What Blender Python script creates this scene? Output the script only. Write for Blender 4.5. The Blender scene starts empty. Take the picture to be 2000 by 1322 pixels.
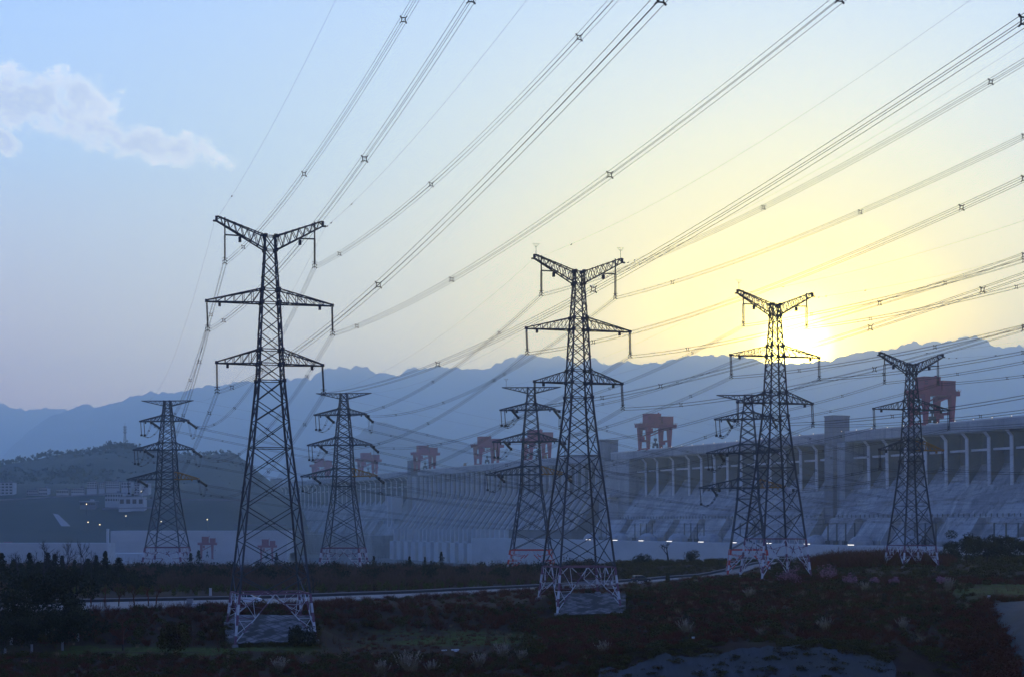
import bpy, math, random
import numpy as np
R = math.radians
random.seed(7); rng = np.random.default_rng(7)
scn = bpy.context.scene
col = scn.collection

# ------------------------------------------------------------------ camera
F = 3300.0; CX = 1000.0; HY = 1023.0; ZC = 20.0
cam_d = bpy.data.cameras.new("camera")
cam_d.lens = 36 * F / 2000; cam_d.sensor_width = 36; cam_d.sensor_fit = 'HORIZONTAL'
cam_d.shift_y = (HY - 661) / 2000; cam_d.clip_start = 1; cam_d.clip_end = 30000
cam = bpy.data.objects.new("camera", cam_d); col.objects.link(cam)
cam.location = (0, 0, ZC); cam.rotation_euler = (R(90), 0, 0)
scn.camera = cam

# ------------------------------------------------------------------ light
SUN_AZ, SUN_EL = 9.54, 5.75            # degrees right of +Y, degrees above the horizon
sdir = np.array([math.sin(R(SUN_AZ)) * math.cos(R(SUN_EL)), math.cos(R(SUN_AZ)) * math.cos(R(SUN_EL)), math.sin(R(SUN_EL))])
sl = bpy.data.lights.new("sun", 'SUN'); sl.energy = 0.5; sl.angle = R(0.53); sl.color = (1.0, 0.55, 0.04)
so = bpy.data.objects.new("sun", sl); col.objects.link(so)
so.rotation_euler = (R(90 - SUN_EL), 0, R(180 - SUN_AZ))

world = bpy.data.worlds.new("World"); scn.world = world; world.use_nodes = True
nt = world.node_tree; nt.nodes.clear()
def N(tree, kind, **kw):
    n = tree.nodes.new(kind)
    for k, v in kw.items():
        setattr(n, k, v)
    return n
class G:
    """small helper to write node graphs as arithmetic"""
    def __init__(s, tree): s.t = tree
    def m(s, op, a, b=None, c=None, clamp=False):
        n = N(s.t, 'ShaderNodeMath', operation=op); n.use_clamp = clamp
        for i, v in enumerate((a, b, c)):
            if v is None: continue
            if isinstance(v, (int, float)): n.inputs[i].default_value = v
            else: s.t.links.new(v, n.inputs[i])
        return n.outputs[0]
    def ramp(s, fac, stops, interp='LINEAR'):
        n = N(s.t, 'ShaderNodeValToRGB'); n.color_ramp.interpolation = interp
        e = n.color_ramp.elements
        while len(e) < len(stops): e.new(0.5)
        for i, (p, c) in enumerate(stops):
            e[i].position = p
            e[i].color = (c, c, c, 1) if isinstance(c, (int, float)) else (*c, 1)
        s.t.links.new(fac, n.inputs[0]); return n.outputs[0]
    def mix(s, fac, a, b, mode='MIX'):
        n = N(s.t, 'ShaderNodeMix', data_type='RGBA', blend_type=mode)
        for sock, v in ((n.inputs[0], fac), (n.inputs[6], a), (n.inputs[7], b)):
            if isinstance(v, (int, float)): sock.default_value = v
            elif isinstance(v, tuple): sock.default_value = (*v, 1)
            else: s.t.links.new(v, sock)
        return n.outputs[2]
    def sstep(s, v, a, b):
        n = N(s.t, 'ShaderNodeMapRange', interpolation_type='SMOOTHSTEP')
        s.t.links.new(v, n.inputs[0]); n.inputs[1].default_value = a; n.inputs[2].default_value = b
        return n.outputs[0]
g = G(nt)
tc = N(nt, 'ShaderNodeTexCoord')
sep = N(nt, 'ShaderNodeSeparateXYZ'); nt.links.new(tc.outputs['Generated'], sep.inputs[0])
dx, dy, dz = sep.outputs
dotn = N(nt, 'ShaderNodeVectorMath', operation='DOT_PRODUCT'); nt.links.new(tc.outputs['Generated'], dotn.inputs[0])
dotn.inputs[1].default_value = tuple(sdir)
cosang = dotn.outputs['Value']
ang = g.m('MULTIPLY', g.m('ARCCOSINE', g.m('MINIMUM', cosang, 0.9999999)), 57.2958)   # degrees from the sun
el = g.m('MAXIMUM', dz, 0.0)
base = g.ramp(el, [(0.0, (0.52, 0.42, 0.50)), (0.075, (0.56, 0.48, 0.58)), (0.14, (0.48, 0.60, 0.80)), (0.21, (0.40, 0.67, 1.10)),
                   (0.30, (0.40, 0.64, 1.15)), (0.45, (0.26, 0.44, 0.95)), (1.0, (0.16, 0.26, 0.60))])
# twilight: the side of the sky away from the sun is darker
anti = g.ramp(g.m('DIVIDE', ang, 180.0), [(0.0, 1.0), (0.17, 1.0), (0.42, (.66, .78, 1.0)), (0.62, (.46, .60, .90)), (0.8, (.20, .28, .50)), (1.0, (.12, .17, .34))])
base = g.mix(1.0, base, anti, 'MULTIPLY')
yy = g.m('MAXIMUM', dy, 0.05)
u = g.m('DIVIDE', dx, yy); v = g.m('DIVIDE', dz, yy)
US, VS_ = float(sdir[0] / sdir[1]), float(sdir[2] / sdir[1])
du = g.m('SUBTRACT', u, US); dv = g.m('MULTIPLY', g.m('SUBTRACT', v, VS_), 1.55)
flat = g.m('MULTIPLY', g.m('SQRT', g.m('ADD', g.m('MULTIPLY', du, du), g.m('MULTIPLY', dv, dv))), 57.3)   # the glow is stretched along the horizon
fr = g.sstep(dy, 0.3, 0.6)
mixa = g.m('ADD', g.m('MULTIPLY', flat, fr), g.m('MULTIPLY', ang, g.m('SUBTRACT', 1.0, fr)))
a30 = g.m('DIVIDE', mixa, 40.0)
glow = g.ramp(a30, [(0.0, (6.0, 4.6, 0.30)), (0.025, (4.2, 3.2, 0.0)), (0.06, (2.5, 2.05, 0.0)), (0.12, (1.75, 1.50, 0.0)),
                    (0.19, (0.86, 0.83, 0.14)), (0.33, (0.60, 0.68, 0.50)), (0.5, (0.43, 0.60, 0.66)), (0.75, (0.36, 0.54, 0.74)), (1.0, (0.36, 0.5, 0.7))])
gf = g.ramp(a30, [(0.0, 1.0), (0.14, 0.96), (0.30, 0.84), (0.50, 0.55), (0.75, 0.15), (1.0, 0.0)])
# air near the horizon reddens and strengthens what passes through it
basea = g.ramp(el, [(0.0, (3.0, 1.8, 1.0)), (0.09, (2.8, 1.7, 1.0)), (0.14, (2.1, 1.45, 1.02)), (0.20, (1.5, 1.25, 1.0)), (0.30, (1.08, 1.08, 1.0)), (0.45, (1.0, 1.0, 1.0))])
glowa = g.ramp(el, [(0.0, (2.7, 2.1, 1.0)), (0.09, (2.6, 2.05, 1.0)), (0.14, (1.7, 1.45, 1.0)), (0.20, (1.25, 1.18, 1.0)), (0.30, (1.05, 1.06, 1.0)), (0.45, (1.0, 1.0, 1.0))])
skyc = g.mix(gf, g.mix(1.0, base, basea, 'MULTIPLY'), g.mix(1.0, glow, glowa, 'MULTIPLY'))
# white core round the sun
core = g.ramp(g.m('DIVIDE', ang, 4.0), [(0.0, 60.0), (0.09, 45.0), (0.24, 22.0), (0.38, 5.0), (0.62, 0.8), (1.0, 0.0)], 'EASE')
corec = g.mix(1.0, core, (1.0, 0.88, 0.20), 'MULTIPLY')
skyc = g.mix(1.0, skyc, corec, 'ADD')
# a bank of cloud low in the north-west
cmb = N(nt, 'ShaderNodeCombineXYZ'); nt.links.new(u, cmb.inputs[0]); nt.links.new(v, cmb.inputs[1])
noi = N(nt, 'ShaderNodeTexNoise'); nt.links.new(cmb.outputs[0], noi.inputs['Vector'])
noi.inputs['Scale'].default_value = 55; noi.inputs['Detail'].default_value = 9; noi.inputs['Roughness'].default_value = 0.62
nz = g.m('SUBTRACT', noi.outputs[0], 0.5)
def ell(cx, cy, rx, ry, tilt):
    cx = (cx - CX) / F; cy = (HY - cy) / F; rx /= F; ry /= F
    a = g.m('SUBTRACT', u, cx); b = g.m('SUBTRACT', v, cy)
    c, s = math.cos(R(tilt)), math.sin(R(tilt))
    p = g.m('ADD', g.m('MULTIPLY', a, c), g.m('MULTIPLY', b, s)); q = g.m('SUBTRACT', g.m('MULTIPLY', b, c), g.m('MULTIPLY', a, s))
    p = g.m('DIVIDE', p, rx); q = g.m('DIVIDE', q, ry)
    return g.m('ADD', g.m('MULTIPLY', p, p), g.m('MULTIPLY', q, q))
d = g.m('MINIMUM', ell(60, 195, 165, 62, -8), ell(245, 272, 190, 34, -11))
d = g.m('MINIMUM', d, ell(140, 185, 60, 42, 0)); d = g.m('MINIMUM', d, ell(345, 288, 75, 27, 0)); d = g.m('MINIMUM', d, ell(5, 275, 40, 22, -30))
dd = g.m('SUBTRACT', d, g.m('MULTIPLY', nz, 5.5))
cm = g.m('MULTIPLY', g.sstep(dd, 1.4, 0.15), g.m('GREATER_THAN', dy, 0.1))
lit = g.m('ADD', g.m('MULTIPLY', g.sstep(dd, -0.2, 0.9), 0.65), g.m('MULTIPLY', g.sstep(noi.outputs[0], 0.45, 0.7), 0.35))
cc = g.mix(lit, (0.56, 0.64, 0.80), (1.55, 1.48, 1.32))
skyc = g.mix(g.m('MULTIPLY', cm, 0.85), skyc, cc)
bg1 = N(nt, 'ShaderNodeBackground'); nt.links.new(skyc, bg1.inputs[0]); bg1.inputs[1].default_value = 1.03
ns = N(nt, 'ShaderNodeTexSky'); ns.sky_type = 'NISHITA'; ns.sun_disc = False
ns.sun_elevation = R(SUN_EL); ns.sun_rotation = R(SUN_AZ); ns.air_density = 1.0; ns.dust_density = 1.0; ns.ozone_density = 2.0
bg2 = N(nt, 'ShaderNodeBackground'); nt.links.new(ns.outputs[0], bg2.inputs[0]); bg2.inputs[1].default_value = 0.05
add = N(nt, 'ShaderNodeAddShader'); nt.links.new(bg1.outputs[0], add.inputs[0]); nt.links.new(bg2.outputs[0], add.inputs[1])
wo = N(nt, 'ShaderNodeOutputWorld'); nt.links.new(add.outputs[0], wo.inputs[0])

scn.view_settings.view_transform = 'Standard'; scn.view_settings.look = 'None'
scn.view_settings.exposure = 0.0; scn.view_settings.gamma = 1.0
scn.render.engine = 'CYCLES'
try:
    scn.cycles.use_denoising = True; scn.cycles.denoiser = 'OPENIMAGEDENOISE'
    scn.cycles.volume_bounces = 8; scn.cycles.max_bounces = 9; scn.cycles.diffuse_bounces = 2
    scn.cycles.glossy_bounces = 2; scn.cycles.transmission_bounces = 2
except Exception:
    pass

# ------------------------------------------------------------------ helpers
def PX(px, py, D): return np.array([(px - CX) / F * D, D, ZC + (HY - py) / F * D])
def XP(px, D): return (px - CX) / F * D

def mat(name, c, rough=0.8, var=None, scale=1.0, metal=0.0, emit=None, var2=None, detail=5, bump=0.0, stretch=None):
    m = bpy.data.materials.new(name); m.use_nodes = True
    t = m.node_tree; b = t.nodes['Principled BSDF']
    b.inputs['Base Color'].default_value = (*c, 1); b.inputs['Roughness'].default_value = rough
    b.inputs['Metallic'].default_value = metal
    if rough >= 0.8: b.inputs['Specular IOR Level'].default_value = 0.15
    if var is not None:
        gg = G(t); tcx = N(t, 'ShaderNodeNewGeometry')
        mp = N(t, 'ShaderNodeMapping'); t.links.new(tcx.outputs['Position'], mp.inputs[0])
        mp.inputs['Scale'].default_value = stretch or (1, 1, 1)
        n = N(t, 'ShaderNodeTexNoise'); t.links.new(mp.outputs[0], n.inputs['Vector'])
        n.inputs['Scale'].default_value = scale; n.inputs['Detail'].default_value = detail; n.inputs['Roughness'].default_value = 0.65
        stops = [(0.36, c), (0.62, var)] if var2 is None else [(0.32, c), (0.5, var), (0.66, var2)]
        cr = gg.ramp(n.outputs[0], stops); t.links.new(cr, b.inputs['Base Color'])
        if bump:
            bp = N(t, 'ShaderNodeBump'); bp.inputs['Strength'].default_value = bump; bp.inputs['Distance'].default_value = 0.5
            t.links.new(n.outputs[0], bp.inputs['Height']); t.links.new(bp.outputs[0], b.inputs['Normal'])
    if emit:
        b.inputs['Emission Color'].default_value = (*emit[0], 1); b.inputs['Emission Strength'].default_value = emit[1]
    return m

M = {}
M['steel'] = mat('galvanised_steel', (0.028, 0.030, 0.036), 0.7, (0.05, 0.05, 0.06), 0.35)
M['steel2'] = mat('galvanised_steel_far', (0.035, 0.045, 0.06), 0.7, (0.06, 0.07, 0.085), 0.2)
M['orange'] = mat('orange_paint', (0.30, 0.15, 0.02), 0.6)
M['white'] = mat('white_paint', (0.55, 0.56, 0.60), 0.55, (0.42, 0.43, 0.48), 1.5)
M['mauve'] = mat('faded_red_paint', (0.15, 0.06, 0.10), 0.6)
M['red'] = mat('red_paint', (0.45, 0.04, 0.03), 0.55)
M['craneред'] = None
M['crane'] = mat('crane_red_paint', (0.28, 0.005, 0.040), 0.6, (0.20, 0.005, 0.030), 0.08)
M['crane2'] = mat('crane_haze_toned_red', (0.22, 0.055, 0.08), 0.6)  # crane red made paler, extra haze painted in for the small cranes
M['dark'] = mat('dark_metal', (0.02, 0.02, 0.025), 0.6)
M['insul'] = mat('insulator_porcelain', (0.03, 0.022, 0.02), 0.35)
M['wire'] = mat('aluminium_conductor', (0.035, 0.032, 0.035), 0.6)
M['spacer'] = mat('spacer_metal', (0.02, 0.02, 0.022), 0.6)
M['concrete'] = mat('dam_concrete', (0.24, 0.25, 0.27), 0.9, (0.34, 0.35, 0.37), 0.02, detail=9, stretch=(1, 1, 0.25))
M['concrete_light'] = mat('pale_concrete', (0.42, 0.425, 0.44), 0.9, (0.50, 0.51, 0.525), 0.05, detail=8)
M['concrete_rec'] = mat('shade_toned_concrete', (0.075, 0.075, 0.08), 0.9, (0.12, 0.12, 0.13), 0.04, detail=8)  # dark tone paints in the shade of recesses and pier sides
M['slope'] = mat('spillway_slope_concrete', (0.16, 0.165, 0.18), 0.9, (0.36, 0.37, 0.385), 0.035, var2=(0.27, 0.28, 0.295), detail=10, stretch=(0.9, 0.9, 0.22))
def cmat(name, lo, hi, lines=3.0, streak=.5):
    m = bpy.data.materials.new(name); m.use_nodes = True; t = m.node_tree; gg = G(t); b = t.nodes['Principled BSDF']; b.inputs['Roughness'].default_value = .9
    b.inputs['Specular IOR Level'].default_value = .15; ge = N(t, 'ShaderNodeNewGeometry')
    def nn(scale, st, det=8):
        mp = N(t, 'ShaderNodeMapping'); mp.inputs['Scale'].default_value = st; t.links.new(ge.outputs['Position'], mp.inputs[0])
        n = N(t, 'ShaderNodeTexNoise'); t.links.new(mp.outputs[0], n.inputs['Vector']); n.inputs['Scale'].default_value = scale; n.inputs['Detail'].default_value = det; n.inputs['Roughness'].default_value = .7; return n.outputs[0]
    c = gg.mix(gg.sstep(nn(.03, (1, 1, 1)), .35, .65), lo, hi)
    c = gg.mix(gg.m('MULTIPLY', gg.sstep(nn(.16, (1, 1, .12)), .50, .68), streak), c, tuple(x * .45 for x in lo))      # run-off stains
    c = gg.mix(gg.m('MULTIPLY', gg.sstep(nn(.10, (.6, .6, .2)), .60, .70), streak), c, tuple(min(1, x * 1.35) for x in hi))   # lime patches
    sp_ = N(t, 'ShaderNodeSeparateXYZ'); t.links.new(ge.outputs['Position'], sp_.inputs[0])
    ln = gg.m('LESS_THAN', gg.m('FRACT', gg.m('DIVIDE', sp_.outputs[2], lines)), .10)
    c = gg.mix(gg.m('MULTIPLY', ln, .35), c, tuple(x * .5 for x in lo)); t.links.new(c, b.inputs['Base Color']); return m
M['concrete'] = cmat('dam_concrete', (.22, .23, .25), (.32, .33, .35)); M['slope'] = cmat('spillway_slope_concrete', (.17, .175, .19), (.33, .34, .355), 4.0, .75)
M['tower_concrete'] = cmat('lift_tower_concrete', (.15, .155, .17), (.21, .215, .23), 5.0, .4)
M['wallc'] = mat('river_wall_concrete', (0.36, 0.36, 0.37), 0.9, (0.44, 0.44, 0.45), 0.06, detail=8, stretch=(.3, .3, 1))
M['asphalt'] = mat('road_concrete', (0.21, 0.18, 0.16), 0.85, (0.28, 0.24, 0.21), 0.15)
M['kerb'] = mat('kerb_stone', (0.22, 0.21, 0.22), 0.85)
M['bark'] = mat('bark', (0.030, 0.022, 0.022), 0.9, (0.05, 0.04, 0.04), 1.5)
M['whitewash'] = mat('whitewashed_bark', (0.20, 0.20, 0.22), 0.8)
M['pine'] = mat('dark_pine_needles', (0.012, 0.012, 0.004), 0.85, (0.030, 0.030, 0.007), 0.5)
M['leaf'] = mat('shrub_leaves', (0.020, 0.016, 0.003), 0.85, (0.060, 0.048, 0.004), 0.25, var2=(0.045, 0.020, 0.008))
M['twig'] = mat('bare_twigs', (0.060, 0.015, 0.006), 0.9, (0.11, 0.030, 0.014), 0.15, var2=(0.048, 0.026, 0.005))
M['twig_far'] = mat('bare_thicket_twigs', (0.070, 0.028, 0.022), 0.9, (0.11, 0.060, 0.038), 0.05, var2=(0.06, 0.040, 0.016))
M['sapling'] = mat('sapling_leaves', (0.045, 0.014, 0.009), 0.85, (0.075, 0.085, 0.008), 0.14, var2=(0.065, 0.022, 0.012))
M['straw'] = mat('dry_straw', (0.17, 0.12, 0.07), 0.85, (0.26, 0.19, 0.11), 0.6)
M['plume'] = mat('pampas_plume', (0.30, 0.24, 0.18), 0.85)
M['blossom'] = mat('pink_blossom', (0.30, 0.15, 0.19), 0.85, (0.40, 0.20, 0.26), 0.8)
M['grassgreen'] = mat('short_green_grass', (0.040, 0.060, 0.006), 0.85, (0.07, 0.090, 0.010), 0.4)
M['hill'] = mat('wooded_hillside', (0.020, 0.034, 0.034), 0.95, (0.042, 0.056, 0.052), 0.006, detail=9)
M['mount'] = mat('mountain_rock_and_wood', (0.06, 0.075, 0.08), 0.95, (0.15, 0.16, 0.17), 0.0012, detail=9)
M['housewall'] = mat('pale_render', (0.42, 0.43, 0.45), 0.9, (0.34, 0.35, 0.38), 0.05)
M['housewall2'] = mat('grey_render', (0.16, 0.17, 0.20), 0.9)
M['glass'] = mat('dark_glass', (0.02, 0.025, 0.035), 0.15)
M['lampw'] = mat('lit_white_lamp', (0.8, 0.8, 0.8), 0.5, emit=((1.0, 0.93, 0.85), 2.0))
M['lampy'] = mat('lit_warm_lamp', (0.8, 0.7, 0.5), 0.5, emit=((1.0, 0.75, 0.40), 5.0))
M['carwhite'] = mat('white_car_paint', (0.62, 0.64, 0.68), 0.3)
M['cardark'] = mat('dark_car_paint', (0.02, 0.024, 0.035), 0.3)
M['tyre'] = mat('tyre_rubber', (0.012, 0.012, 0.013), 0.8)
M['rim'] = mat('wheel_rim', (0.3, 0.3, 0.32), 0.4, metal=0.6)
M['hl'] = mat('headlight_glass', (0.6, 0.6, 0.62), 0.2)
M['tl'] = mat('tail_light', (0.3, 0.01, 0.01), 0.3)
del M['craneред']

class MB:
    """collects boxes, bars, tubes and triangles and builds them as ONE mesh"""
    def __init__(s): s.v = []; s.f = []; s.mi = []; s.n = 0
    def add(s, vs, fs, mi=0):
        vs = np.asarray(vs, float); s.v.append(vs)
        for f in fs: s.f.append(tuple(i + s.n for i in f)); s.mi.append(mi)
        s.n += len(vs)
    def bar(s, p, q, w, h=None, mi=0, w2=None):
        p = np.asarray(p, float); q = np.asarray(q, float); d = q - p; L = np.linalg.norm(d)
        if L < 1e-6: return
        d /= L; h = h or w; k = 1.0 if w2 is None else w2 / w
        up = np.array([0, 0, 1.0]) if abs(d[2]) < 0.9 else np.array([0, 1.0, 0])
        a = np.cross(d, up); a /= np.linalg.norm(a); b = np.cross(a, d)
        a = a * w / 2; b = b * h / 2
        s.add([p - a - b, p + a - b, p + a + b, p - a + b, q - (a + b) * k, q + (a - b) * k, q + (a + b) * k, q - (a - b) * k],
              [(0, 3, 2, 1), (4, 5, 6, 7), (0, 1, 5, 4), (1, 2, 6, 5), (2, 3, 7, 6), (3, 0, 4, 7)], mi)
    def box(s, c, sz, rz=0, mi=0, taper=1.0):
        c = np.asarray(c, float); x, y, z = (k / 2 for k in sz)
        co, si = math.cos(rz), math.sin(rz); vs = []
        for zz, k in ((-z, 1.0), (z, taper)):
            for xx, yy in ((-x, -y), (x, -y), (x, y), (-x, y)):
                xx *= k; yy *= k
                vs.append(c + [xx * co - yy * si, xx * si + yy * co, zz])
        s.add(vs, [(0, 3, 2, 1), (4, 5, 6, 7), (0, 1, 5, 4), (1, 2, 6, 5), (2, 3, 7, 6), (3, 0, 4, 7)], mi)
    def stripes(s, p, q, w, n, ms=(0, 1), start=0):
        p = np.asarray(p, float); q = np.asarray(q, float)
        for i in range(n):
            s.bar(p + (q - p) * i / n, p + (q - p) * (i + 1) / n, w, mi=ms[(i + start) % 2])
    def prism(s, p, q, r, n=6, mi=0, r2=None):
        p = np.asarray(p, float); q = np.asarray(q, float); d = q - p; L = np.linalg.norm(d); d /= L
        up = np.array([0, 0, 1.0]) if abs(d[2]) < 0.9 else np.array([0, 1.0, 0])
        a = np.cross(d, up); a /= np.linalg.norm(a); b = np.cross(a, d); r2 = r if r2 is None else r2
        th = [2 * math.pi * i / n for i in range(n)]
        vs = [p + r * (a * math.cos(t) + b * math.sin(t)) for t in th] + [q + r2 * (a * math.cos(t) + b * math.sin(t)) for t in th]
        fs = [(i, (i + 1) % n, n + (i + 1) % n, n + i) for i in range(n)] + [tuple(range(n - 1, -1, -1)), tuple(range(n, 2 * n))]
        s.add(vs, fs, mi)
    def tube(s, pts, r, n=3, mi=0):
        pts = np.asarray(pts, float); d = np.gradient(pts, axis=0); d /= np.linalg.norm(d, axis=1)[:, None]
        a = np.cross(d, [0, 0, 1.0]); nn = np.linalg.norm(a, axis=1)[:, None]; nn[nn < 1e-6] = 1; a /= nn; b = np.cross(a, d)
        vs = []
        for i in range(n):
            t = 2 * math.pi * i / n + 0.5; vs.append(pts + r * (a * math.cos(t) + b * math.sin(t)))
        vs = np.stack(vs, 1).reshape(-1, 3); m = len(pts)
        fs = [(k * n + i, k * n + (i + 1) % n, (k + 1) * n + (i + 1) % n, (k + 1) * n + i) for k in range(m - 1) for i in range(n)]
        s.add(vs, fs, mi)
    def build(s, name, mats, parent=None, smooth=False, loc=None):
        me = bpy.data.meshes.new(name)
        vs = np.concatenate(s.v) if s.v else np.zeros((0, 3))
        if loc is not None: vs = vs - np.asarray(loc)
        me.from_pydata(vs.tolist(), [], s.f)
        for m in (mats if isinstance(mats, (list, tuple)) else [mats]): me.materials.append(m)
        if any(s.mi): me.polygons.foreach_set('material_index', s.mi)
        if smooth: me.polygons.foreach_set('use_smooth', [True] * len(me.polygons))
        me.update()
        o = bpy.data.objects.new(name, me); col.objects.link(o)
        if parent is not None: o.parent = parent
        if loc is not None: o.location = tuple(loc)
        return o
def tri_obj(name, V, m, parent=None, loc=None, mids=None):
    """V: (n,3,3) or (n,4,3) array of separate faces"""
    V = np.asarray(V, np.float32); n, k, _ = V.shape
    me = bpy.data.meshes.new(name); me.vertices.add(n * k); me.vertices.foreach_set('co', V.reshape(-1))
    me.loops.add(n * k); me.loops.foreach_set('vertex_index', np.arange(n * k, dtype=np.int32))
    me.polygons.add(n); me.polygons.foreach_set('loop_start', np.arange(0, n * k, k, dtype=np.int32))
    try: me.polygons.foreach_set('loop_total', np.full(n, k, np.int32))
    except Exception: pass
    for mm in (m if isinstance(m, (list, tuple)) else [m]): me.materials.append(mm)
    if mids is not None: me.polygons.foreach_set('material_index', np.asarray(mids, np.int32))
    me.update(); me.validate()
    o = bpy.data.objects.new(name, me); col.objects.link(o)
    if parent is not None: o.parent = parent
    if loc is not None: o.location = tuple(loc)
    return o
def tag(o, label=None, cat=None, group=None, kind=None):
    if label: o['label'] = label
    if cat: o['category'] = cat
    if group: o['group'] = group
    if kind: o['kind'] = kind
    return o
def empty(name, loc, rz=0, **k):
    o = bpy.data.objects.new(name, None); col.objects.link(o); o.location = tuple(loc); o.rotation_euler = (0, 0, rz)
    o.empty_display_size = 0.5
    return tag(o, **k)
def kids(o): return [c for c in bpy.data.objects if c.parent == o]
def copy_tree(o, parent=None):
    c = o.copy(); col.objects.link(c); c.parent = parent
    for ch in kids(o): copy_tree(ch, c)
    return c

# smooth value noise for terrain
_T = rng.random((256, 256))
def vnoise(x, y):
    x = np.asarray(x, float); y = np.asarray(y, float)
    xi = np.floor(x).astype(int); yi = np.floor(y).astype(int); fx = x - xi; fy = y - yi
    fx = fx * fx * (3 - 2 * fx); fy = fy * fy * (3 - 2 * fy)
    a = _T[xi % 256, yi % 256]; b = _T[(xi + 1) % 256, yi % 256]; c = _T[xi % 256, (yi + 1) % 256]; d = _T[(xi + 1) % 256, (yi + 1) % 256]
    return (a * (1 - fx) + b * fx) * (1 - fy) + (c * (1 - fx) + d * fx) * fy
def fbm(x, y, o=5):
    s = 0; a = 0.5; f = 1
    for i in range(o): s = s + a * (vnoise(x * f + 17 * i, y * f + 31 * i) - 0.5) * 2; a *= 0.5; f *= 2.03
    return s

# ------------------------------------------------------------------ ground
COLS = [
 (-600, [(-400,18),(0,18),(60,9),(120,1),(190,-1),(205,.2),(250,.8),(262,1.2),(285,5.0),(300,5.1),(520,5.2),(600,3),(700,-6),(950,-34),(25000,-36)]),
 (400, [(-400,18),(0,18),(60,9),(120,1),(190,-1),(205,.2),(250,.8),(262,1.2),(285,5.0),(300,5.1),(520,5.2),(600,3),(700,-6),(950,-34),(25000,-36)]),
 (440, [(-400,18),(0,18),(60,9),(120,1),(190,-1),(205,.2),(250,.9),(261,1.2),(275,5.0),(300,5.1),(520,5.2),(600,3),(700,-6),(950,-34),(25000,-36)]),
 (610, [(-400,18),(0,18),(60,9),(120,1),(190,-1),(205,.2),(250,.9),(261,1.6),(275,5.0),(300,5.1),(520,5.2),(600,3),(700,-6),(950,-34),(25000,-36)]),
 (650, [(-400,18),(0,18),(60,9),(120,1),(190,-1),(205,.2),(255,.8),(280,1.4),(303,5.0),(320,5.1),(520,5.2),(600,3),(700,-6),(950,-34),(25000,-36)]),
 (1000, [(-400,18),(0,18),(60,9),(120,1),(190,-1),(205,.0),(255,1.0),(287,1.8),(308,5.1),(340,5.1),(520,5.2),(600,3),(700,-6),(950,-34),(25000,-36)]),
 (1080, [(-400,18),(0,18),(60,9),(120,1),(200,-2),(222,0),(240,2.0),(292,3.0),(298,3.4),(312,7),(330,6.6),(360,5.2),(520,5.2),(600,3),(700,-6),(950,-34),(25000,-36)]),
 (1225, [(-400,18),(0,18),(60,9),(120,1),(200,-2.5),(214,-1),(228,3.0),(292,3.8),(299,4),(312,7),(335,6.6),(370,5.4),(440,5.3),(500,7.3),(540,8),(600,4),(700,-6),(950,-34),(25000,-36)]),
 (1300, [(-400,18),(0,18),(60,8),(120,0),(200,-3),(212,-1),(225,3.6),(250,4.6),(290,6.0),(350,6),(400,5.4),(470,5.4),(500,7.5),(540,8.0),(620,4),(700,-6),(950,-34),(25000,-36)]),
 (1450, [(-400,18),(0,18),(60,8),(120,0),(200,-3),(212,-1),(225,4),(240,5),(300,7.4),(350,8.6),(400,7),(470,5.6),(505,7.8),(550,8.4),(620,4),(700,-6),(950,-34),(25000,-36)]),
 (1600, [(-400,18),(0,18),(60,8),(120,0),(200,-3),(212,-1),(225,4),(237,5),(300,7.8),(347,9.2),(400,9),(450,8),(520,8.5),(600,5),(700,-6),(950,-34),(25000,-36)]),
 (1740, [(-400,18),(0,18),(60,8),(120,0),(200,-3),(213,-1.5),(230,3.6),(262,6.0),(304,8),(350,9),(400,9.8),(520,9.3),(650,6),(720,-2),(950,-34),(25000,-36)]),
 (1900, [(-400,18),(0,18),(60,8),(120,0),(200,-3),(217,-2),(236,3.0),(262,6.5),(304,8.2),(350,9),(400,10),(520,9.3),(650,6),(720,-2),(950,-34),(25000,-36)]),
 (1930, [(-400,18),(0,18),(60,8),(120,0),(180,-3),(205,-1),(240,5.0),(256,8),(304,8.2),(350,9),(400,10),(520,9.3),(650,6),(720,-2),(950,-34),(25000,-36)]),
 (2010, [(-400,18),(0,18),(60,8),(120,0),(170,-3),(199,1),(226,7),(240,8),(304,8.2),(350,9),(400,10),(520,9.3),(650,6),(720,-2),(950,-34),(25000,-36)]),
 (2600, [(-400,18),(0,18),(60,8),(120,0),(170,-3),(199,1),(226,7),(240,8),(304,8.2),(350,9),(400,10),(520,9.3),(650,6),(720,-2),(950,-34),(25000,-36)]),
]
CPX = np.array([c[0] for c in COLS], float)
def ground(X, D, noise=True):
    X = np.asarray(X, float); D = np.asarray(D, float); sh = np.broadcast(X, D).shape
    X = np.broadcast_to(X, sh).ravel(); D = np.broadcast_to(D, sh).ravel()
    px = np.clip(CX + F * X / np.maximum(D, 170), -599, 2599)
    zs = np.stack([np.interp(D, [a for a, _ in c[1]], [b for _, b in c[1]]) for c in COLS])
    i = np.clip(np.searchsorted(CPX, px) - 1, 0, len(COLS) - 2); t = (px - CPX[i]) / (CPX[i + 1] - CPX[i])
    k = np.arange(len(px)); z = zs[i, k] * (1 - t) + zs[i + 1, k] * t
    if noise:
        amp = np.interp(D, [180, 200, 285, 295, 540, 600, 700, 1500, 3000], [.6, .5, .4, .08, .08, .8, 1, 1, 2])
        z = z + amp * fbm(X / 14, D / 14, 4)
    return z.reshape(sh) if sh else float(z[0])
xs = np.concatenate([-np.geomspace(16500, 190, 30), np.arange(-184, 184, 2.6), np.geomspace(190, 16500, 30)])
ys = np.concatenate([np.linspace(-400, 150, 12), np.arange(160, 350, 2.2), np.arange(352, 560, 5), np.geomspace(570, 20500, 46)])
GX, GY = np.meshgrid(xs, ys); GZ = ground(GX, GY)
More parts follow.
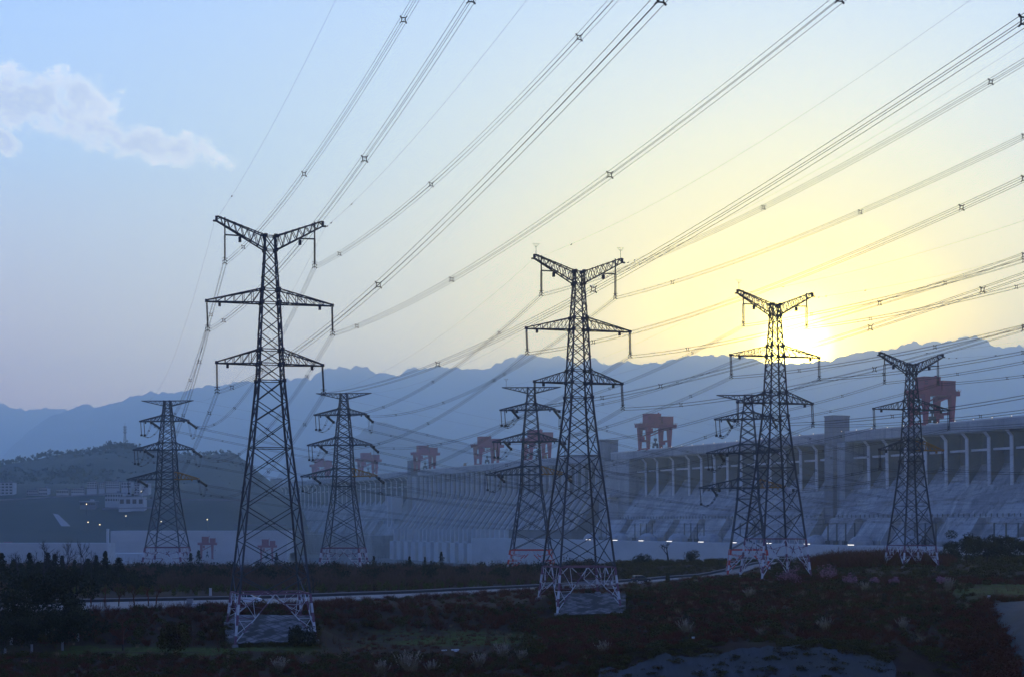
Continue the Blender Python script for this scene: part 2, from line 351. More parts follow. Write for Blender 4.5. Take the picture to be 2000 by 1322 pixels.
nx, ny = len(xs), len(ys)
me = bpy.data.meshes.new('ground')
idx = np.arange(nx * ny).reshape(ny, nx)
fa = np.stack([idx[:-1, :-1], idx[:-1, 1:], idx[1:, 1:], idx[1:, :-1]], -1).reshape(-1, 4)
me.from_pydata(np.stack([GX, GY, GZ], -1).reshape(-1, 3).tolist(), [], fa.tolist())
me.polygons.foreach_set('use_smooth', [True] * len(me.polygons))
gm = bpy.data.materials.new('rough_ground'); gm.use_nodes = True; t = gm.node_tree; gg = G(t); pb = t.nodes['Principled BSDF']
pb.inputs['Roughness'].default_value = 0.95; pb.inputs['Specular IOR Level'].default_value = 0.1
geo = N(t, 'ShaderNodeNewGeometry')
def gn(scale, det=6):
    n = N(t, 'ShaderNodeTexNoise'); t.links.new(geo.outputs['Position'], n.inputs['Vector']); n.inputs['Scale'].default_value = scale
    n.inputs['Detail'].default_value = det; n.inputs['Roughness'].default_value = .65; return n.outputs[0]
soil = gg.ramp(gn(0.35, 8), [(0.3, (0.020, 0.009, 0.006)), (0.5, (0.036, 0.016, 0.010)), (0.7, (0.036, 0.028, 0.008))])
grs = gg.ramp(gn(1.2, 8), [(0.35, (0.028, 0.036, 0.004)), (0.65, (0.060, 0.080, 0.006))])
sp = N(t, 'ShaderNodeSeparateXYZ'); t.links.new(geo.outputs['Position'], sp.inputs[0])
pdx = gg.m('DIVIDE', sp.outputs[0], gg.m('MAXIMUM', sp.outputs[1], 100.0))
# grassy lawns lie on two level terraces
la = gg.m('MULTIPLY', gg.m('MULTIPLY', gg.sstep(sp.outputs[1], 240, 248), gg.sstep(sp.outputs[1], 264, 258)), gg.m('MULTIPLY', gg.sstep(sp.outputs[0], -75, -66), gg.sstep(sp.outputs[0], -26, -34)))
lb = gg.m('MULTIPLY', gg.m('MULTIPLY', gg.sstep(sp.outputs[1], 258, 266), gg.sstep(sp.outputs[1], 290, 280)), gg.m('MULTIPLY', gg.sstep(sp.outputs[0], -26, -20), gg.sstep(sp.outputs[0], 6, 0)))
lc = gg.m('MULTIPLY', gg.m('MULTIPLY', gg.sstep(sp.outputs[1], 268, 276), gg.sstep(sp.outputs[1], 330, 318)), gg.sstep(sp.outputs[0], 74, 80))
lm = gg.m('MULTIPLY', gg.m('MAXIMUM', gg.m('MAXIMUM', la, lb), lc), gg.sstep(gn(0.12, 5), 0.40, 0.54))
gc = gg.mix(lm, soil, grs)
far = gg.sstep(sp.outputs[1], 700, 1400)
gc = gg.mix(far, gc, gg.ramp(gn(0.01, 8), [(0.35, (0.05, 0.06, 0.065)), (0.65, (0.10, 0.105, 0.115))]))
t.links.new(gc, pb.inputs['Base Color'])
me.materials.append(gm)
go = bpy.data.objects.new('ground', me); col.objects.link(go); go['kind'] = 'structure'

# road on the terrace
near = [(-300,280),(0,286),(150,290),(485,306),(800,340),(1060,384),(1220,408),(1330,440),(1420,468),(1520,508),(1700,556)]
farl = [(-300,306),(0,314),(150,318),(485,333),(800,360),(1060,396),(1220,424),(1330,456),(1420,484),(1520,522),(1700,572)]
def road_mesh():
    b = MB(); vs = []; fs = []; n = 90
    pp = np.linspace(-300, 1700, n)
    dn = np.interp(pp, *zip(*near)); df = np.interp(pp, *zip(*farl))
    K = 7
    for i in range(n):
        for k in range(K):
            D = dn[i] + (df[i] - dn[i]) * k / (K - 1); X = XP(pp[i], D); vs.append((X, D, ground(X, D) + 0.14))
    for i in range(n - 1):
        for k in range(K - 1): fs.append((i * K + k, (i + 1) * K + k, (i + 1) * K + k + 1, i * K + k + 1))
    b.add(vs, fs); o = b.build('road', M['asphalt']); o['kind'] = 'structure'
    # edge lines
    bl = MB()
    for off in (0.12, 0.5, 0.88):
        P = []
        for i in range(n):
            D = dn[i] + (df[i] - dn[i]) * off; X = XP(pp[i], D); P.append((X, D, ground(X, D) + 0.15))
        for i in range(0, n - 1, 1 if off != 0.5 else 2):
            a, c = np.array(P[i]), np.array(P[i + 1]); w = np.array([0, .12, 0])
            bl.add([a - w, c - w, c + w, a + w], [(0, 1, 2, 3)])
    o = bl.build('road_marking', mat('worn_line_paint', (0.30, 0.30, 0.32), .8)); o['kind'] = 'structure'
    kb = MB()
    for i in range(n - 1):
        D0, D1 = df[i] + 1, df[i + 1] + 1
        a = np.array([XP(pp[i], D0), D0, ground(XP(pp[i], D0), D0) + .25]); c = np.array([XP(pp[i + 1], D1), D1, ground(XP(pp[i + 1], D1), D1) + .25])
        kb.bar(a, c, .35, .8, mi=0); kb.bar(a + [0, 0, .46], c + [0, 0, .46], .55, .16, mi=1)
    o = kb.build('guard_wall', [M['dark'], M['kerb']])
    tag(o, 'low dark guard wall with pale coping along the far edge of the road', 'wall')
    kb = MB()
    for i in range(n - 1):
        D0, D1 = dn[i] - .4, dn[i + 1] - .4
        a = np.array([XP(pp[i], D0), D0, ground(XP(pp[i], D0), D0) + .12]); c = np.array([XP(pp[i + 1], D1), D1, ground(XP(pp[i + 1], D1), D1) + .12])
        kb.bar(a, c, .3, .3)
    o = kb.build('kerb', M['kerb']); o['kind'] = 'structure'
road_mesh()

# sloping revetments lie on the ground sheet
def revetment(name, poly_px, D0, D1, m, label, nxx=110, nyy=22, ragged=0.0, lift=0.1):
    b = MB(); P = np.linspace(poly_px[0], poly_px[1], nxx); vs = []; Ds = np.linspace(0, 1, nyy)
    for j, tt in enumerate(Ds):
        for i, p in enumerate(P):
            s0 = poly_px[2] if len(poly_px) > 2 else 0
            e = 1 if s0 == 0 and D1 < 240 else 0
            p2 = p + s0 * tt + e * 14 * fbm(tt * 4 + p / 300, D0, 3); D = D0 + (D1 - D0 + e * (2.4 * fbm(p / 38, D1, 4) - 2.5 + (p - 1400) * .006)) * tt; X = XP(p2, D)
            vs.append((X, D, ground(X, D, True) + lift + .25))
    fs = []
    for j in range(nyy - 1):
        for i in range(nxx - 1):
            if ragged and j > nyy * .55 and fbm(P[i] / 30, j / 5, 3) > ragged: continue
            fs.append((j * nxx + i, j * nxx + i + 1, (j + 1) * nxx + i + 1, (j + 1) * nxx + i))
    b.add(vs, fs); o = b.build(name, m, smooth=True)
    return tag(o, label, 'retaining slope')
def tile_mat(name, c1, c2, joint, sc, rot):
    m = bpy.data.materials.new(name); m.use_nodes = True; t = m.node_tree; gg = G(t); b = t.nodes['Principled BSDF']
    b.inputs['Roughness'].default_value = .9
    ge = N(t, 'ShaderNodeNewGeometry'); mp = N(t, 'ShaderNodeMapping'); mp.inputs['Rotation'].default_value = (0, 0, rot)
    t.links.new(ge.outputs['Position'], mp.inputs[0])
    br = N(t, 'ShaderNodeTexBrick'); t.links.new(mp.outputs[0], br.inputs['Vector']); br.offset = 0.0
    br.inputs['Color1'].default_value = (*c1, 1); br.inputs['Color2'].default_value = (*c2, 1); br.inputs['Mortar'].default_value = (*joint, 1)
    br.inputs['Scale'].default_value = sc; br.inputs['Mortar Size'].default_value = .09; br.inputs['Brick Width'].default_value = 1; br.inputs['Row Height'].default_value = 1
    n = N(t, 'ShaderNodeTexNoise'); t.links.new(ge.outputs['Position'], n.inputs['Vector']); n.inputs['Scale'].default_value = .5; n.inputs['Detail'].default_value = 6
    t.links.new(gg.mix(gg.sstep(n.outputs[0], .42, .60), br.outputs[0], (.03, .024, .02)), b.inputs['Base Color'])
    return m
M['tiles'] = tile_mat('diamond_stone_paving', (.11, .10, .11), (.17, .155, .16), (.055, .048, .05), 0.62, R(45))
def streak_mat(name, tilt):
    m = bpy.data.materials.new(name); m.use_nodes = True; t = m.node_tree; gg = G(t); b = t.nodes['Principled BSDF']
    b.inputs['Roughness'].default_value = .9
    ge = N(t, 'ShaderNodeNewGeometry'); mp = N(t, 'ShaderNodeMapping'); mp.inputs['Rotation'].default_value = (0, 0, tilt)
    mp.inputs['Scale'].default_value = (1, .07, .07); t.links.new(ge.outputs['Position'], mp.inputs[0])
    n = N(t, 'ShaderNodeTexNoise'); t.links.new(mp.outputs[0], n.inputs['Vector']); n.inputs['Scale'].default_value = 1.5; n.inputs['Detail'].default_value = 8; n.inputs['Roughness'].default_value = .7
    n2 = N(t, 'ShaderNodeTexNoise'); t.links.new(ge.outputs['Position'], n2.inputs['Vector']); n2.inputs['Scale'].default_value = .22; n2.inputs['Detail'].default_value = 6
    c = gg.ramp(n.outputs[0], [(.30, (.008, .008, .009)), (.46, (.020, .021, .024)), (.7, (.034, .036, .042))])
    t.links.new(gg.mix(gg.sstep(n2.outputs[0], .46, .62), c, (.022, .022, .018)), b.inputs['Base Color'])
    return m
M['streak'] = streak_mat('weathered_bank_concrete', R(12)); M['streak2'] = streak_mat('weathered_bank_concrete_steep', R(-35))
revetment('stone_paved_slope', (440, 612), 261.5, 275, M['tiles'], 'pale stone-paved slope between the feet of the nearest pylon', nyy=10)
revetment('stone_paved_slope', (1088, 1222), 298.5, 311.5, M['tiles'], 'diamond-paved pale slope between the feet of the second nearest pylon', nyy=10)
revetment('concrete_bank', (1165, 1745), 205, 225.0, M['streak'], 'weathered blue-grey concrete bank along the bottom edge, right of centre')
revetment('concrete_bank', (2006, 2150, -78), 196, 254, M['streak2'], 'steep streaked concrete bank at the lower right edge beneath the green terrace')

# ------------------------------------------------------------------ pylons
def corners(z, a): return [np.array([sx * a, sy * a, z]) for sx, sy in ((-1, -1), (1, -1), (1, 1), (-1, 1))]
def lattice(br, levels, w, horiz=(), xw=None, node=None, big=()):
    """bracing of the four faces between levels [(z, a)]"""
    xw = xw or w
    for i in range(len(levels) - 1):
        c0 = corners(*levels[i]); c1 = corners(*levels[i + 1])
        for k in range(4):
            j = (k + 1) % 4
            br.bar(c0[k], c1[j], xw); br.bar(c0[j], c1[k], xw)
            if node:
                m = (c0[k] + c1[j] + c0[j] + c1[k]) / 4; br.box(m, (node * .7,) * 3)
    for i, (z, a) in enumerate(levels):
        c = corners(z, a)
        if i in horiz:
            for k in range(4): br.bar(c[k], c[(k + 1) % 4], w * 1.1)
        if node:
            for k in range(4): br.box(c[k], (node * (2.0 if i in big else 1.1),) * 3)
def truss_arm(x_root, top_root, bot_root, tip, half_w, half_tip, w, panels=5):
    """a lattice crossarm from the body face to its tip; root points at +-half_w in y"""
    b = MB(); sg = 1 if tip[0] > 0 else -1; xr = sg * x_root
    for s in (-1, 1):
        T0 = np.array([xr, s * half_w, top_root]); B0 = np.array([xr, s * half_w, bot_root]); T1 = np.array([tip[0], s * half_tip, tip[1] + .12]); B1 = np.array([tip[0], s * half_tip, tip[1] - .12])
        b.bar(T0, T1, w * 1.5); b.bar(B0, B1, w * 1.7)
        for i in range(1, panels):
            f = i / panels; f2 = (i - 1) / panels
            b.bar(T0 + (T1 - T0) * f, B0 + (B1 - B0) * f, w * .8)
            b.bar(T0 + (T1 - T0) * f2, B0 + (B1 - B0) * f, w * .8)
    for i in range(panels + 1):
        f = i / panels; hw = half_w + (half_tip - half_w) * f
        xx = xr + (tip[0] - xr) * f
        for r0, r1 in ((top_root, tip[1] + .12), (bot_root, tip[1] - .12)):
            zz = r0 + (r1 - r0) * f; b.bar((xx, -hw, zz), (xx, hw, zz), w * .8)
            if i < panels:
                f2 = (i + 1) / panels; h2 = half_w + (half_tip - half_w) * f2; x2 = xr + (tip[0] - xr) * f2; z2 = r0 + (r1 - r0) * f2
                b.bar((xx, (-1) ** i * hw, zz), (x2, -(-1) ** i * h2, z2), w * .7)
    b.box((tip[0], 0, tip[1]), (.5, half_tip * 2 + .3, .45))
    b.box((tip[0] * .80, 0, tip[1] - .45), (.35, .5, .7))
    return b
def insulator(top, bot, parent, r=.13, double=True, mats=None):
    top = np.asarray(top, float); bot = np.asarray(bot, float)
    b = MB(); d = bot - top; L = np.linalg.norm(d); n = 20
    offs = ((0, -.32, 0), (0, .32, 0)) if double else ((0, 0, 0),)
    for o in offs:
        o = np.array(o); b.bar(top + o, bot + o, .09)
        for i in range(n):
            p = top + o + d * (i + .3) / n; b.prism(p, p + d / n * .55, r, 6, r2=r * .75)
    if double: b.bar(top + (0, -.4, 0), top + (0, .4, 0), .12)
    o = b.build('insulator_string', mats or M['insul'], parent)
    y = MB(); y.bar(bot + (0, -.4, 0), bot + (0, .4, 0), .14)
    for k, dz in ((.36, -.30), (.36, -.75)):
        for s in (-1, 1):
            y.bar(bot + (0, 0, dz + .18), bot + (s * k * .7, 0, dz + .08), .10); y.bar(bot + (s * k * .7, 0, dz + .08), bot + (s * k, 0, dz - .12), .13)
    y.bar(bot, bot + (0, 0, -.75), .09)
    y.bar(bot + (-.45, 0, .12), bot + (.45, 0, .12), .07)
    y.build('yoke', M['dark'], o)
    return o

HEAD = [(0, .80), (-2.2, .86), (-4.3, .98), (-6.4, 1.11), (-8.4, 1.24), (-10.5, 1.38), (-13.0, 1.50), (-15.4, 1.62), (-17.9, 1.73), (-20.1, 1.83), (-22.8, 1.97)]
BODY = [(-26.1, 2.27), (-29.3, 2.58), (-33.4, 3.00), (-37.8, 3.50), (-42.7, 4.05), (-48.0, 4.60), (-53.5, 5.16)]
ROT = R(16.5)
def base_section(root, zb, ab, slope, X, D, rot, w, stripes=(0, 1), mats=None, foot_n=6, ring=None):
    """painted leg extensions with K bracing, each foot on the ground"""
    mats = mats or [M['white'], M['mauve']]
    cb = corners(zb, ab); co, si = math.cos(rot), math.sin(rot); feet = []
    for c in cb:
        sg = np.sign(c[:2]); z = zb
        for _ in range(6):
            a = ab + slope * (zb - z); lx, ly = sg * a
            z = ground(X + lx * co - ly * si, D + lx * si + ly * co) + .15
        a = ab + slope * (zb - z); feet.append(np.array([sg[0] * a, sg[1] * a, z]))
    for c, f in zip(cb, feet):
        b = MB(); n = max(3, int(round((c[2] - f[2]) / 1.5))); b.stripes(c, f, w * 2.4, n, start=1)
        for k in range(n): b.box(c + (f - c) * (k + .5) / n, (w * .1,) * 3)
        o = b.build('leg', mats, root); o['label'] = 'painted red and white leg foot'
        fb = MB(); fb.box(f + (0, 0, -.1), (1.1, 1.1, .8), taper=.75); fb.build('footing', M['kerb'], root)
    b = MB()
    for k in range(4):
        j = (k + 1) % 4; A, B, fa, fb2 = cb[k], cb[j], feet[k], feet[j]; mid = (A + B) / 2
        b.bar(A, B, w * 1.3, mi=ring if ring is not None else 1)
        for P, Q in ((A, fa), (B, fb2)):
            e = P + (Q - P) * .93; L = np.linalg.norm(e - mid); n = max(3, int(L / 1.7))
            b.stripes(mid, e, w * .95, n)
            for f1, f2 in ((.30, .18), (.55, .52), (.55, .78)):
                b.bar(mid + (e - mid) * f1, P + (Q - P) * f2, w * .6, mi=0 if f1 > .4 else 1)
            m5 = mid + (e - mid) * .5; b.bar(m5, P + (Q - P) * .45, w * .6, mi=1); b.bar(m5, P + (mid - P) * .35, w * .6, mi=0)
            m3 = mid + (e - mid) * .75; b.bar(m3, P + (Q - P) * .45, w * .5, mi=0); b.bar(mid + (e - mid) * .5, P, w * .55, mi=0)
    b.bar(cb[0], cb[2], w * .7, mi=1); b.bar(cb[1], cb[3], w * .7, mi=1)
    b.build('foot_bracing', mats, root)
    return feet
def suspension(name, X, D, z0, nbody, label, extra=None, rods=False, orange=False):
    root = empty(name, (X, D, 0), ROT, label=label, cat='pylon', group='Y-headed pylons carrying the lines overhead')
    w = .15
    lv = [(z0 + a, b) for a, b in HEAD + BODY[:nbody]]
    lw = .27
    for k in range(4):
        b = MB()
        for i in range(len(lv) - 1): b.bar(corners(*lv[i])[k], corners(*lv[i + 1])[k], lw * (.72 if i < 4 else .9 if i < 10 else 1.15))
        if extra: b.bar(corners(*lv[-1])[k], corners(z0 + extra[0], extra[1])[k], lw)
        b.build('leg', M['steel'], root)
    br = MB(); lattice(br, lv, w * .8, horiz=(0, 1, 4, 5, 8, 9, 10, 13), xw=w * .9, node=.27, big=(0, 1, 4, 5, 8, 9, 10))
    if extra:
        e = (z0 + extra[0], extra[1]); c0 = corners(*lv[-1]); c1 = corners(*e)
        for k in range(4): j = (k + 1) % 4; m = (c1[k] + c1[j]) / 2; br.bar(c0[k], m, w); br.bar(c0[j], m, w)
        zb, ab = e
    else: zb, ab = lv[-1]
    br.build('bracing', M['steel'], root)
    base_section(root, zb, ab, .106, X, D, ROT, .14)
    # Y-shaped head
    for s in (-1, 1):
        b = MB(); a0 = .8
        for y in (-1, 1):
            T0 = np.array([s * a0, y * a0, z0]); B0 = np.array([s * .86, y * .86, z0 - 2.2]); T1 = np.array([s * 8.25, y * .18, z0 + 2.75]); B1 = np.array([s * 8.5, y * .18, z0 + 2.05])
            b.bar(T0, T1, .17); b.bar(B0, B1, .20)
            for i in range(7):
                f = i / 7; f2 = (i + .55) / 7
                b.bar(B0 + (B1 - B0) * f, T0 + (T1 - T0) * f2, .10); b.bar(T0 + (T1 - T0) * f2, B0 + (B1 - B0) * (i + 1) / 7, .10)
                b.box(T0 + (T1 - T0) * f2, (.24,) * 3)
        for i in range(8):
            f = i / 7; hw = .8 + (.18 - .8) * f
            b.bar((s * (.8 + 7.45 * f), -hw, z0 + 2.75 * f), (s * (.8 + 7.45 * f), hw, z0 + 2.75 * f), .1)
            b.bar((s * (.86 + 7.64 * f), -hw, z0 - 2.2 + 4.2 * f), (s * (.86 + 7.64 * f), hw, z0 - 2.2 + 4.2 * f), .1)
        b.box((s * 8.4, 0, z0 + 2.4), (.35, .5, .75)); b.box((s * 8.7, 0, z0 + 2.0), (.5, .4, .25))
        # hanger frame for the string
        zt = z0 + 2.0 - 4.2 * (9.0 - 7.1) / 8.14 + .6
        b.bar((s * 7.1, 0, zt + 1.0), (s * 7.1, 0, z0 - .25), .2); b.bar((s * 7.1, -.3, z0 - .1), (s * 4.6, -.3, z0 - .15), .12); b.bar((s * 7.1, .3, z0 - .1), (s * 4.6, .3, z0 - .15), .12)
        b.box((s * 4.75, 0, z0 - .75), (.4, .6, .8))
        b.build('crossarm', M['steel'], root)
        insulator((s * 7.1, 0, z0 - .2), (s * (7.1 - .0), 0, z0 - 3.9), root)
        if rods and (s < 0 or rods == 2):
            rb = MB(); p = np.array([s * 8.1, 0, z0 + 2.7]); rb.bar(p, p + (0, 0, 1.3), .06)
            for q in np.linspace(-.5, .5, 5): rb.bar(p + (0, 0, 1.3), p + (q * 1.4, .2 * q, 2.0), .025)
            rb.bar(p + (-.7, 0, 2.0), p + (.7, 0, 2.0), .03); rb.build('bird_deterrent', M['dark'], root)
        truss_arm(1.38, z0 - 8.4, z0 - 10.6, (s * 9.9, z0 - 10.55), 1.3, .2, .115, 6).build('crossarm', M['steel'], root)
        insulator((s * 9.9, 0, z0 - 10.9), (s * (9.75 if s < 0 else 10.0), 0, z0 - 14.5), root)
        truss_arm(1.83, z0 - 17.9, z0 - 20.2, (s * 8.35, z0 - 20.1), 1.75, .2, .115, 5).build('crossarm', M['orange'] if orange and s > 0 else M['steel'], root)
        insulator((s * 8.35, 0, z0 - 20.4), (s * (8.3 if s < 0 else 8.55), 0, z0 - 24.1), root)
    return root
SUSP = {  # X, D, z0
 1: (XP(527.5, 267), 267, 65.4), 2: (XP(1130, 307), 307, 65.8), 3: (XP(1514, 347), 347, 65.0), 4: (XP(1780, 400), 400, 57.7)}
suspension('transmission_tower', *SUSP[1], 7, 'tallest nearest dark steel pylon with the white car behind its feet', extra=(-56.2, 5.47))
suspension('transmission_tower', *SUSP[2], 7, 'second Y-headed pylon, in the middle, its feet round a diamond-paved slope', rods=2)
suspension('transmission_tower', *SUSP[3], 6, 'Y-headed pylon standing right in front of the setting sun', rods=1)
suspension('transmission_tower', *SUSP[4], 5, 'rightmost Y-headed pylon, before the biggest red crane, one arm painted yellow', orange=True)

# angle pylons that turn the lines towards the dam
DR = R(-5.5)
DL = [(0, .98), (-2.4, 1.15), (-4.8, 1.42), (-6.7, 1.6), (-9.1, 1.85), (-11.5, 2.05), (-13.8, 2.25), (-16.2, 2.42), (-18.6, 2.52), (-21.0, 2.64), (-23.5, 2.78), (-26.0, 2.87), (-29.1, 2.98)]
DB = [(-33.1, 3.47), (-38.2, 4.2), (-43.4, 4.94), (-48.5, 5.75)]
ARMS = [(-6.7, -4.8, 9.3, 7.0), (-16.2, -13.8, 11.5, 8.7), (-26.0, -23.5, 13.6, 10.4)]     # level, root top, left reach, right reach
OUT = np.array([.36, .93, 0.0]); OUT /= np.linalg.norm(OUT)
INN = np.array([.284, -.959, 0.0])
def to_local(v, rot): c, s = math.cos(-rot), math.sin(-rot); return np.array([v[0] * c - v[1] * s, v[0] * s + v[1] * c, v[2]])
def angle_tower(X, D, z0, nb, label, i):
    root = empty('angle_tower', (X, D, 0), DR, label=label, cat='pylon', group='flat-topped pylons in the row before the dam')
    lv = [(z0 + a, b) for a, b in DL + DB[:nb]]
    for k in range(4):
        b = MB()
        for q in range(len(lv) - 1): b.bar(corners(*lv[q])[k], corners(*lv[q + 1])[k], .30 if q < 8 else .38)
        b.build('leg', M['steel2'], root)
    br = MB(); lattice(br, lv, .19, horiz=(0, 1, 2, 3, 6, 7, 10, 11, 12), xw=.19, node=.34, big=(2, 3, 6, 7, 10, 11, 12))
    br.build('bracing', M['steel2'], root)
    base_section(root, lv[-1][0], lv[-1][1], .14, X, D, DR, .24, mats=[M['white'], M['red'] if i in (7, 8) else M['mauve']], ring=1)
    for s in (-1, 1):
        b = MB()
        for y in (-1, 1):
            T = np.array([s * 8.8, y * .15, z0 + .1]); b.bar((s * .98, y * .98, z0), T, .2); b.bar((s * 1.12, y * 1.12, z0 - 1.7), T, .22)
            for q in range(5):
                f = q / 5; P = np.array([s * .98, y * .98, z0]); Q = np.array([s * 1.12, y * 1.12, z0 - 1.7])
                b.bar(P + (T - P) * f, Q + (T - Q) * (f + .1), .1); b.bar(Q + (T - Q) * (f + .1), P + (T - P) * (f + .2), .1)
        if s < 0 and i in (7,): b.bar((-7.5, 0, z0), (-7.5, 0, z0 + 2.2), .08); b.bar((-8.1, 0, z0 + 2.6), (-6.9, 0, z0 + 2.6), .06); b.bar((-7.5, 0, z0 + 2.0), (-8.0, 0, z0 + 2.6), .06); b.bar((-7.5, 0, z0 + 2.0), (-7.0, 0, z0 + 2.6), .06)
        b.build('crossarm', M['steel2'], root)
    ends = {}
    lo = to_local(OUT, DR); li = to_local(INN, DR)
    for lvl, (zz, zt, L, Rr) in enumerate(ARMS):
        for s in (-1, 1):
            reach = L if s < 0 else Rr; a = np.interp(-zz, [-x[0] for x in DL], [x[1] for x in DL])
            m = M['orange'] if (lvl == 2 and s > 0) else M['steel2']
            truss_arm(a, z0 + zt, z0 + zz, (s * reach, z0 + zz + (.25 if s > 0 else 0)), a, .7 if s > 0 else .25, .17, 6).build('crossarm', m, root)
            att = np.array([s * (reach - .3 if s > 0 else reach - 3.4), 0, z0 + zz])
            e_out = att + lo * 5.6 + (0, 0, -1.9); e_in = att + li * 5.6 + (0, 0, -.8)
            for e in (e_out, e_in):
                b = MB()
                for o in ((0, 0, .22), (0, 0, -.22)):
                    o = np.array(o); b.bar(att + o, e + o, .12)
                    for q in range(16): p = att + o + (e - att) * (q + .5) / 17; b.prism(p, p + (e - att) / 17 * .6, .2, 6)
                io = b.build('insulator_string', M['white'] if i == 8 and lvl > 0 and s > 0 else M['insul'], root)
                y = MB(); y.box(e, (.7, .5, .8)); y.build('yoke', M['dark'], io)
            # jumper loop and its hanging strings
            n = 18; low = 4.3; tt = np.linspace(0, 1, n)
            if s < 0:
                for k in ((0, 1) if lvl < 2 else (0,)):
                    x0 = -reach + .2 + k * 1.1; b = MB(); bb = np.array([x0 + .3, 0, z0 + zz - 4.6]); b.bar((x0, 0, z0 + zz), bb, .13)
                    for q in range(16): p = np.array([x0, 0, z0 + zz]) + (bb - (x0, 0, z0 + zz)) * (q + .5) / 16; b.prism(p, p + (0, 0, -.15), .16, 6)
                    io = b.build('insulator_string', M['insul'], root); y = MB(); y.box(bb, (.7, .5, .6)); y.build('yoke', M['dark'], io)
                midp = np.array([-reach + .9, 0, z0 + zz - 4.8]); segs = [(e_in, midp), (midp, e_out)]
            else: segs = [(e_in, e_out)]
            J = MB()
            for A, B in segs:
                for o in (-.2, .2):
                    P = A + (B - A) * tt[:, None]; sag = (1.6 if s < 0 else 4.6); P[:, 2] -= 4 * sag * tt * (1 - tt); P[:, 0] += o; J.tube(P, .045)
                for f in (.3, .7): p = A + (B - A) * f; p[2] -= 4 * (1.6 if s < 0 else 4.6) * f * (1 - f); J.box(p, (.6, .2, .25))
            J.build('jumper_loop', M['wire'], root)
            c, sn = math.cos(DR), math.sin(DR)
            W = lambda p: np.array([X + p[0] * c - p[1] * sn, D + p[0] * sn + p[1] * c, p[2]])
            ends[(lvl, s)] = (W(e_in), W(e_out))
    for s in (-1, 1):
        c, sn = math.cos(DR), math.sin(DR); ends[(9, s)] = (np.array([X + s * 8.8 * c, D + s * 8.8 * sn, z0 + .1]),) * 2
    return ends
ANG = {5: (XP(327, 560), 560, 60.8, 4), 6: (XP(671.5, 531), 531, 61.0, 4), 7: (XP(1037.5, 505), 505, 60.8, 4), 8: (XP(1461, 475), 475, 56.2, 3)}
ALAB = {5: 'leftmost flat-topped pylon, standing before the wooded hill', 6: 'flat-topped pylon just right of the tallest one, before the far dam end',
        7: 'flat-topped pylon close behind the middle Y-headed one, before the ribbed dam face', 8: 'flat-topped pylon overlapped by the sun pylon, red band above its feet'}
AEND = {k: angle_tower(*ANG[k], ALAB[k], k) for k in ANG}

# ------------------------------------------------------------------ conductors
def sup_w(t, lx, dz):
    X, D, z0 = SUSP[t]; c, s = math.cos(ROT), math.sin(ROT)
    return np.array([X + lx * c, D + lx * s, z0 + dz])
SP = {'A': (-7.1, -4.55), 'B': (7.1, -4.55), 'C': (-9.75, -15.15), 'D': (10.0, -15.15), 'E': (-8.3, -24.75), 'F': (8.55, -24.75)}
GWT = {'G': (-8.75, 1.75), 'H': (8.75, 1.75)}
OBS = {
 1: {'A': [(475,486),(594,338),(788,40)], 'B': [(663,500),(842,358),(1131,75)], 'C': [(437,627),(712,310),(920,0)], 'D': [(697,640),(882,546),(1191,339),(1640,0)],
     'E': [(453,757),(560,701),(739,553),(1290,0)], 'F': [(855,712),(1159,564),(2000,42)], 'G': [(460,375),(655,0)], 'H': [(690,392),(1030,0)]},
 2: {'A': [(1491,400),(1935,165)], 'B': [(1313,553),(1680,413),(2000,268)], 'C': [(1159,668),(1878,405),(2000,350)], 'D': [(1343,684),(1718,590),(2000,500)],
     'E': [(1176,776),(1290,754),(1700,640),(1919,566)], 'F': [(1330,791),(1708,720),(2000,642)], 'G': [(1110,483),(1895,0)], 'H': [(1500,385)]},
 3: {'A': [(1585,615),(1846,551),(2000,510)], 'B': [(1700,624),(1985,560)], 'C': [(1561,723),(1826,678),(2000,637)], 'D': [(1726,731),(1998,688)],
     'E': [(1540,822),(1768,812)], 'F': [(1768,830),(2000,800)], 'G': [], 'H': []},
 4: {'A': [(1870,729),(2000,708)], 'B': [(1967,738),(2000,734)], 'C': [], 'D': [], 'E': [], 'F': [], 'G': [], 'H': []}}
UN = np.array([.284, -.959]); UN /= np.linalg.norm(UN)
def q_of(P, px):
    k = (px - CX) / F; return (k * P[1] - P[0]) / (UN[0] - k * UN[1])
FITS = {}
def near_curve(t, ph):
    P = sup_w(t, *(SP.get(ph) or GWT[ph])); pts = OBS[t].get(ph, [])
    A = []; B = []; qs = []
    for px, py in pts:
        q = q_of(P, px)
        if q < 3: continue
        D = P[1] + q * UN[1]; h = ZC + (HY - py) / F * D; A.append([q, q * q]); B.append(h - P[2]); qs.append(q)
    c0 = 4.6e-4; b0 = -2 * c0 * 78
    if len(A) >= 2:
        A = np.array(A); B = np.array(B); lam = 1e-3 if len(A) > 2 else 30.0
        A2 = np.vstack([A, [0, lam * 1e4]]); B2 = np.append(B, lam * 1e4 * c0); s = np.linalg.lstsq(A2, B2, rcond=None)[0]; b0, c0 = s
    elif len(A) == 1: b0 = (B[0] - c0 * A[0][1]) / A[0][0]
    FITS[(t, ph)] = (round(b0, 3), round(c0 * 1e4, 2), [round(q) for q in qs])
    return P, b0, c0, qs
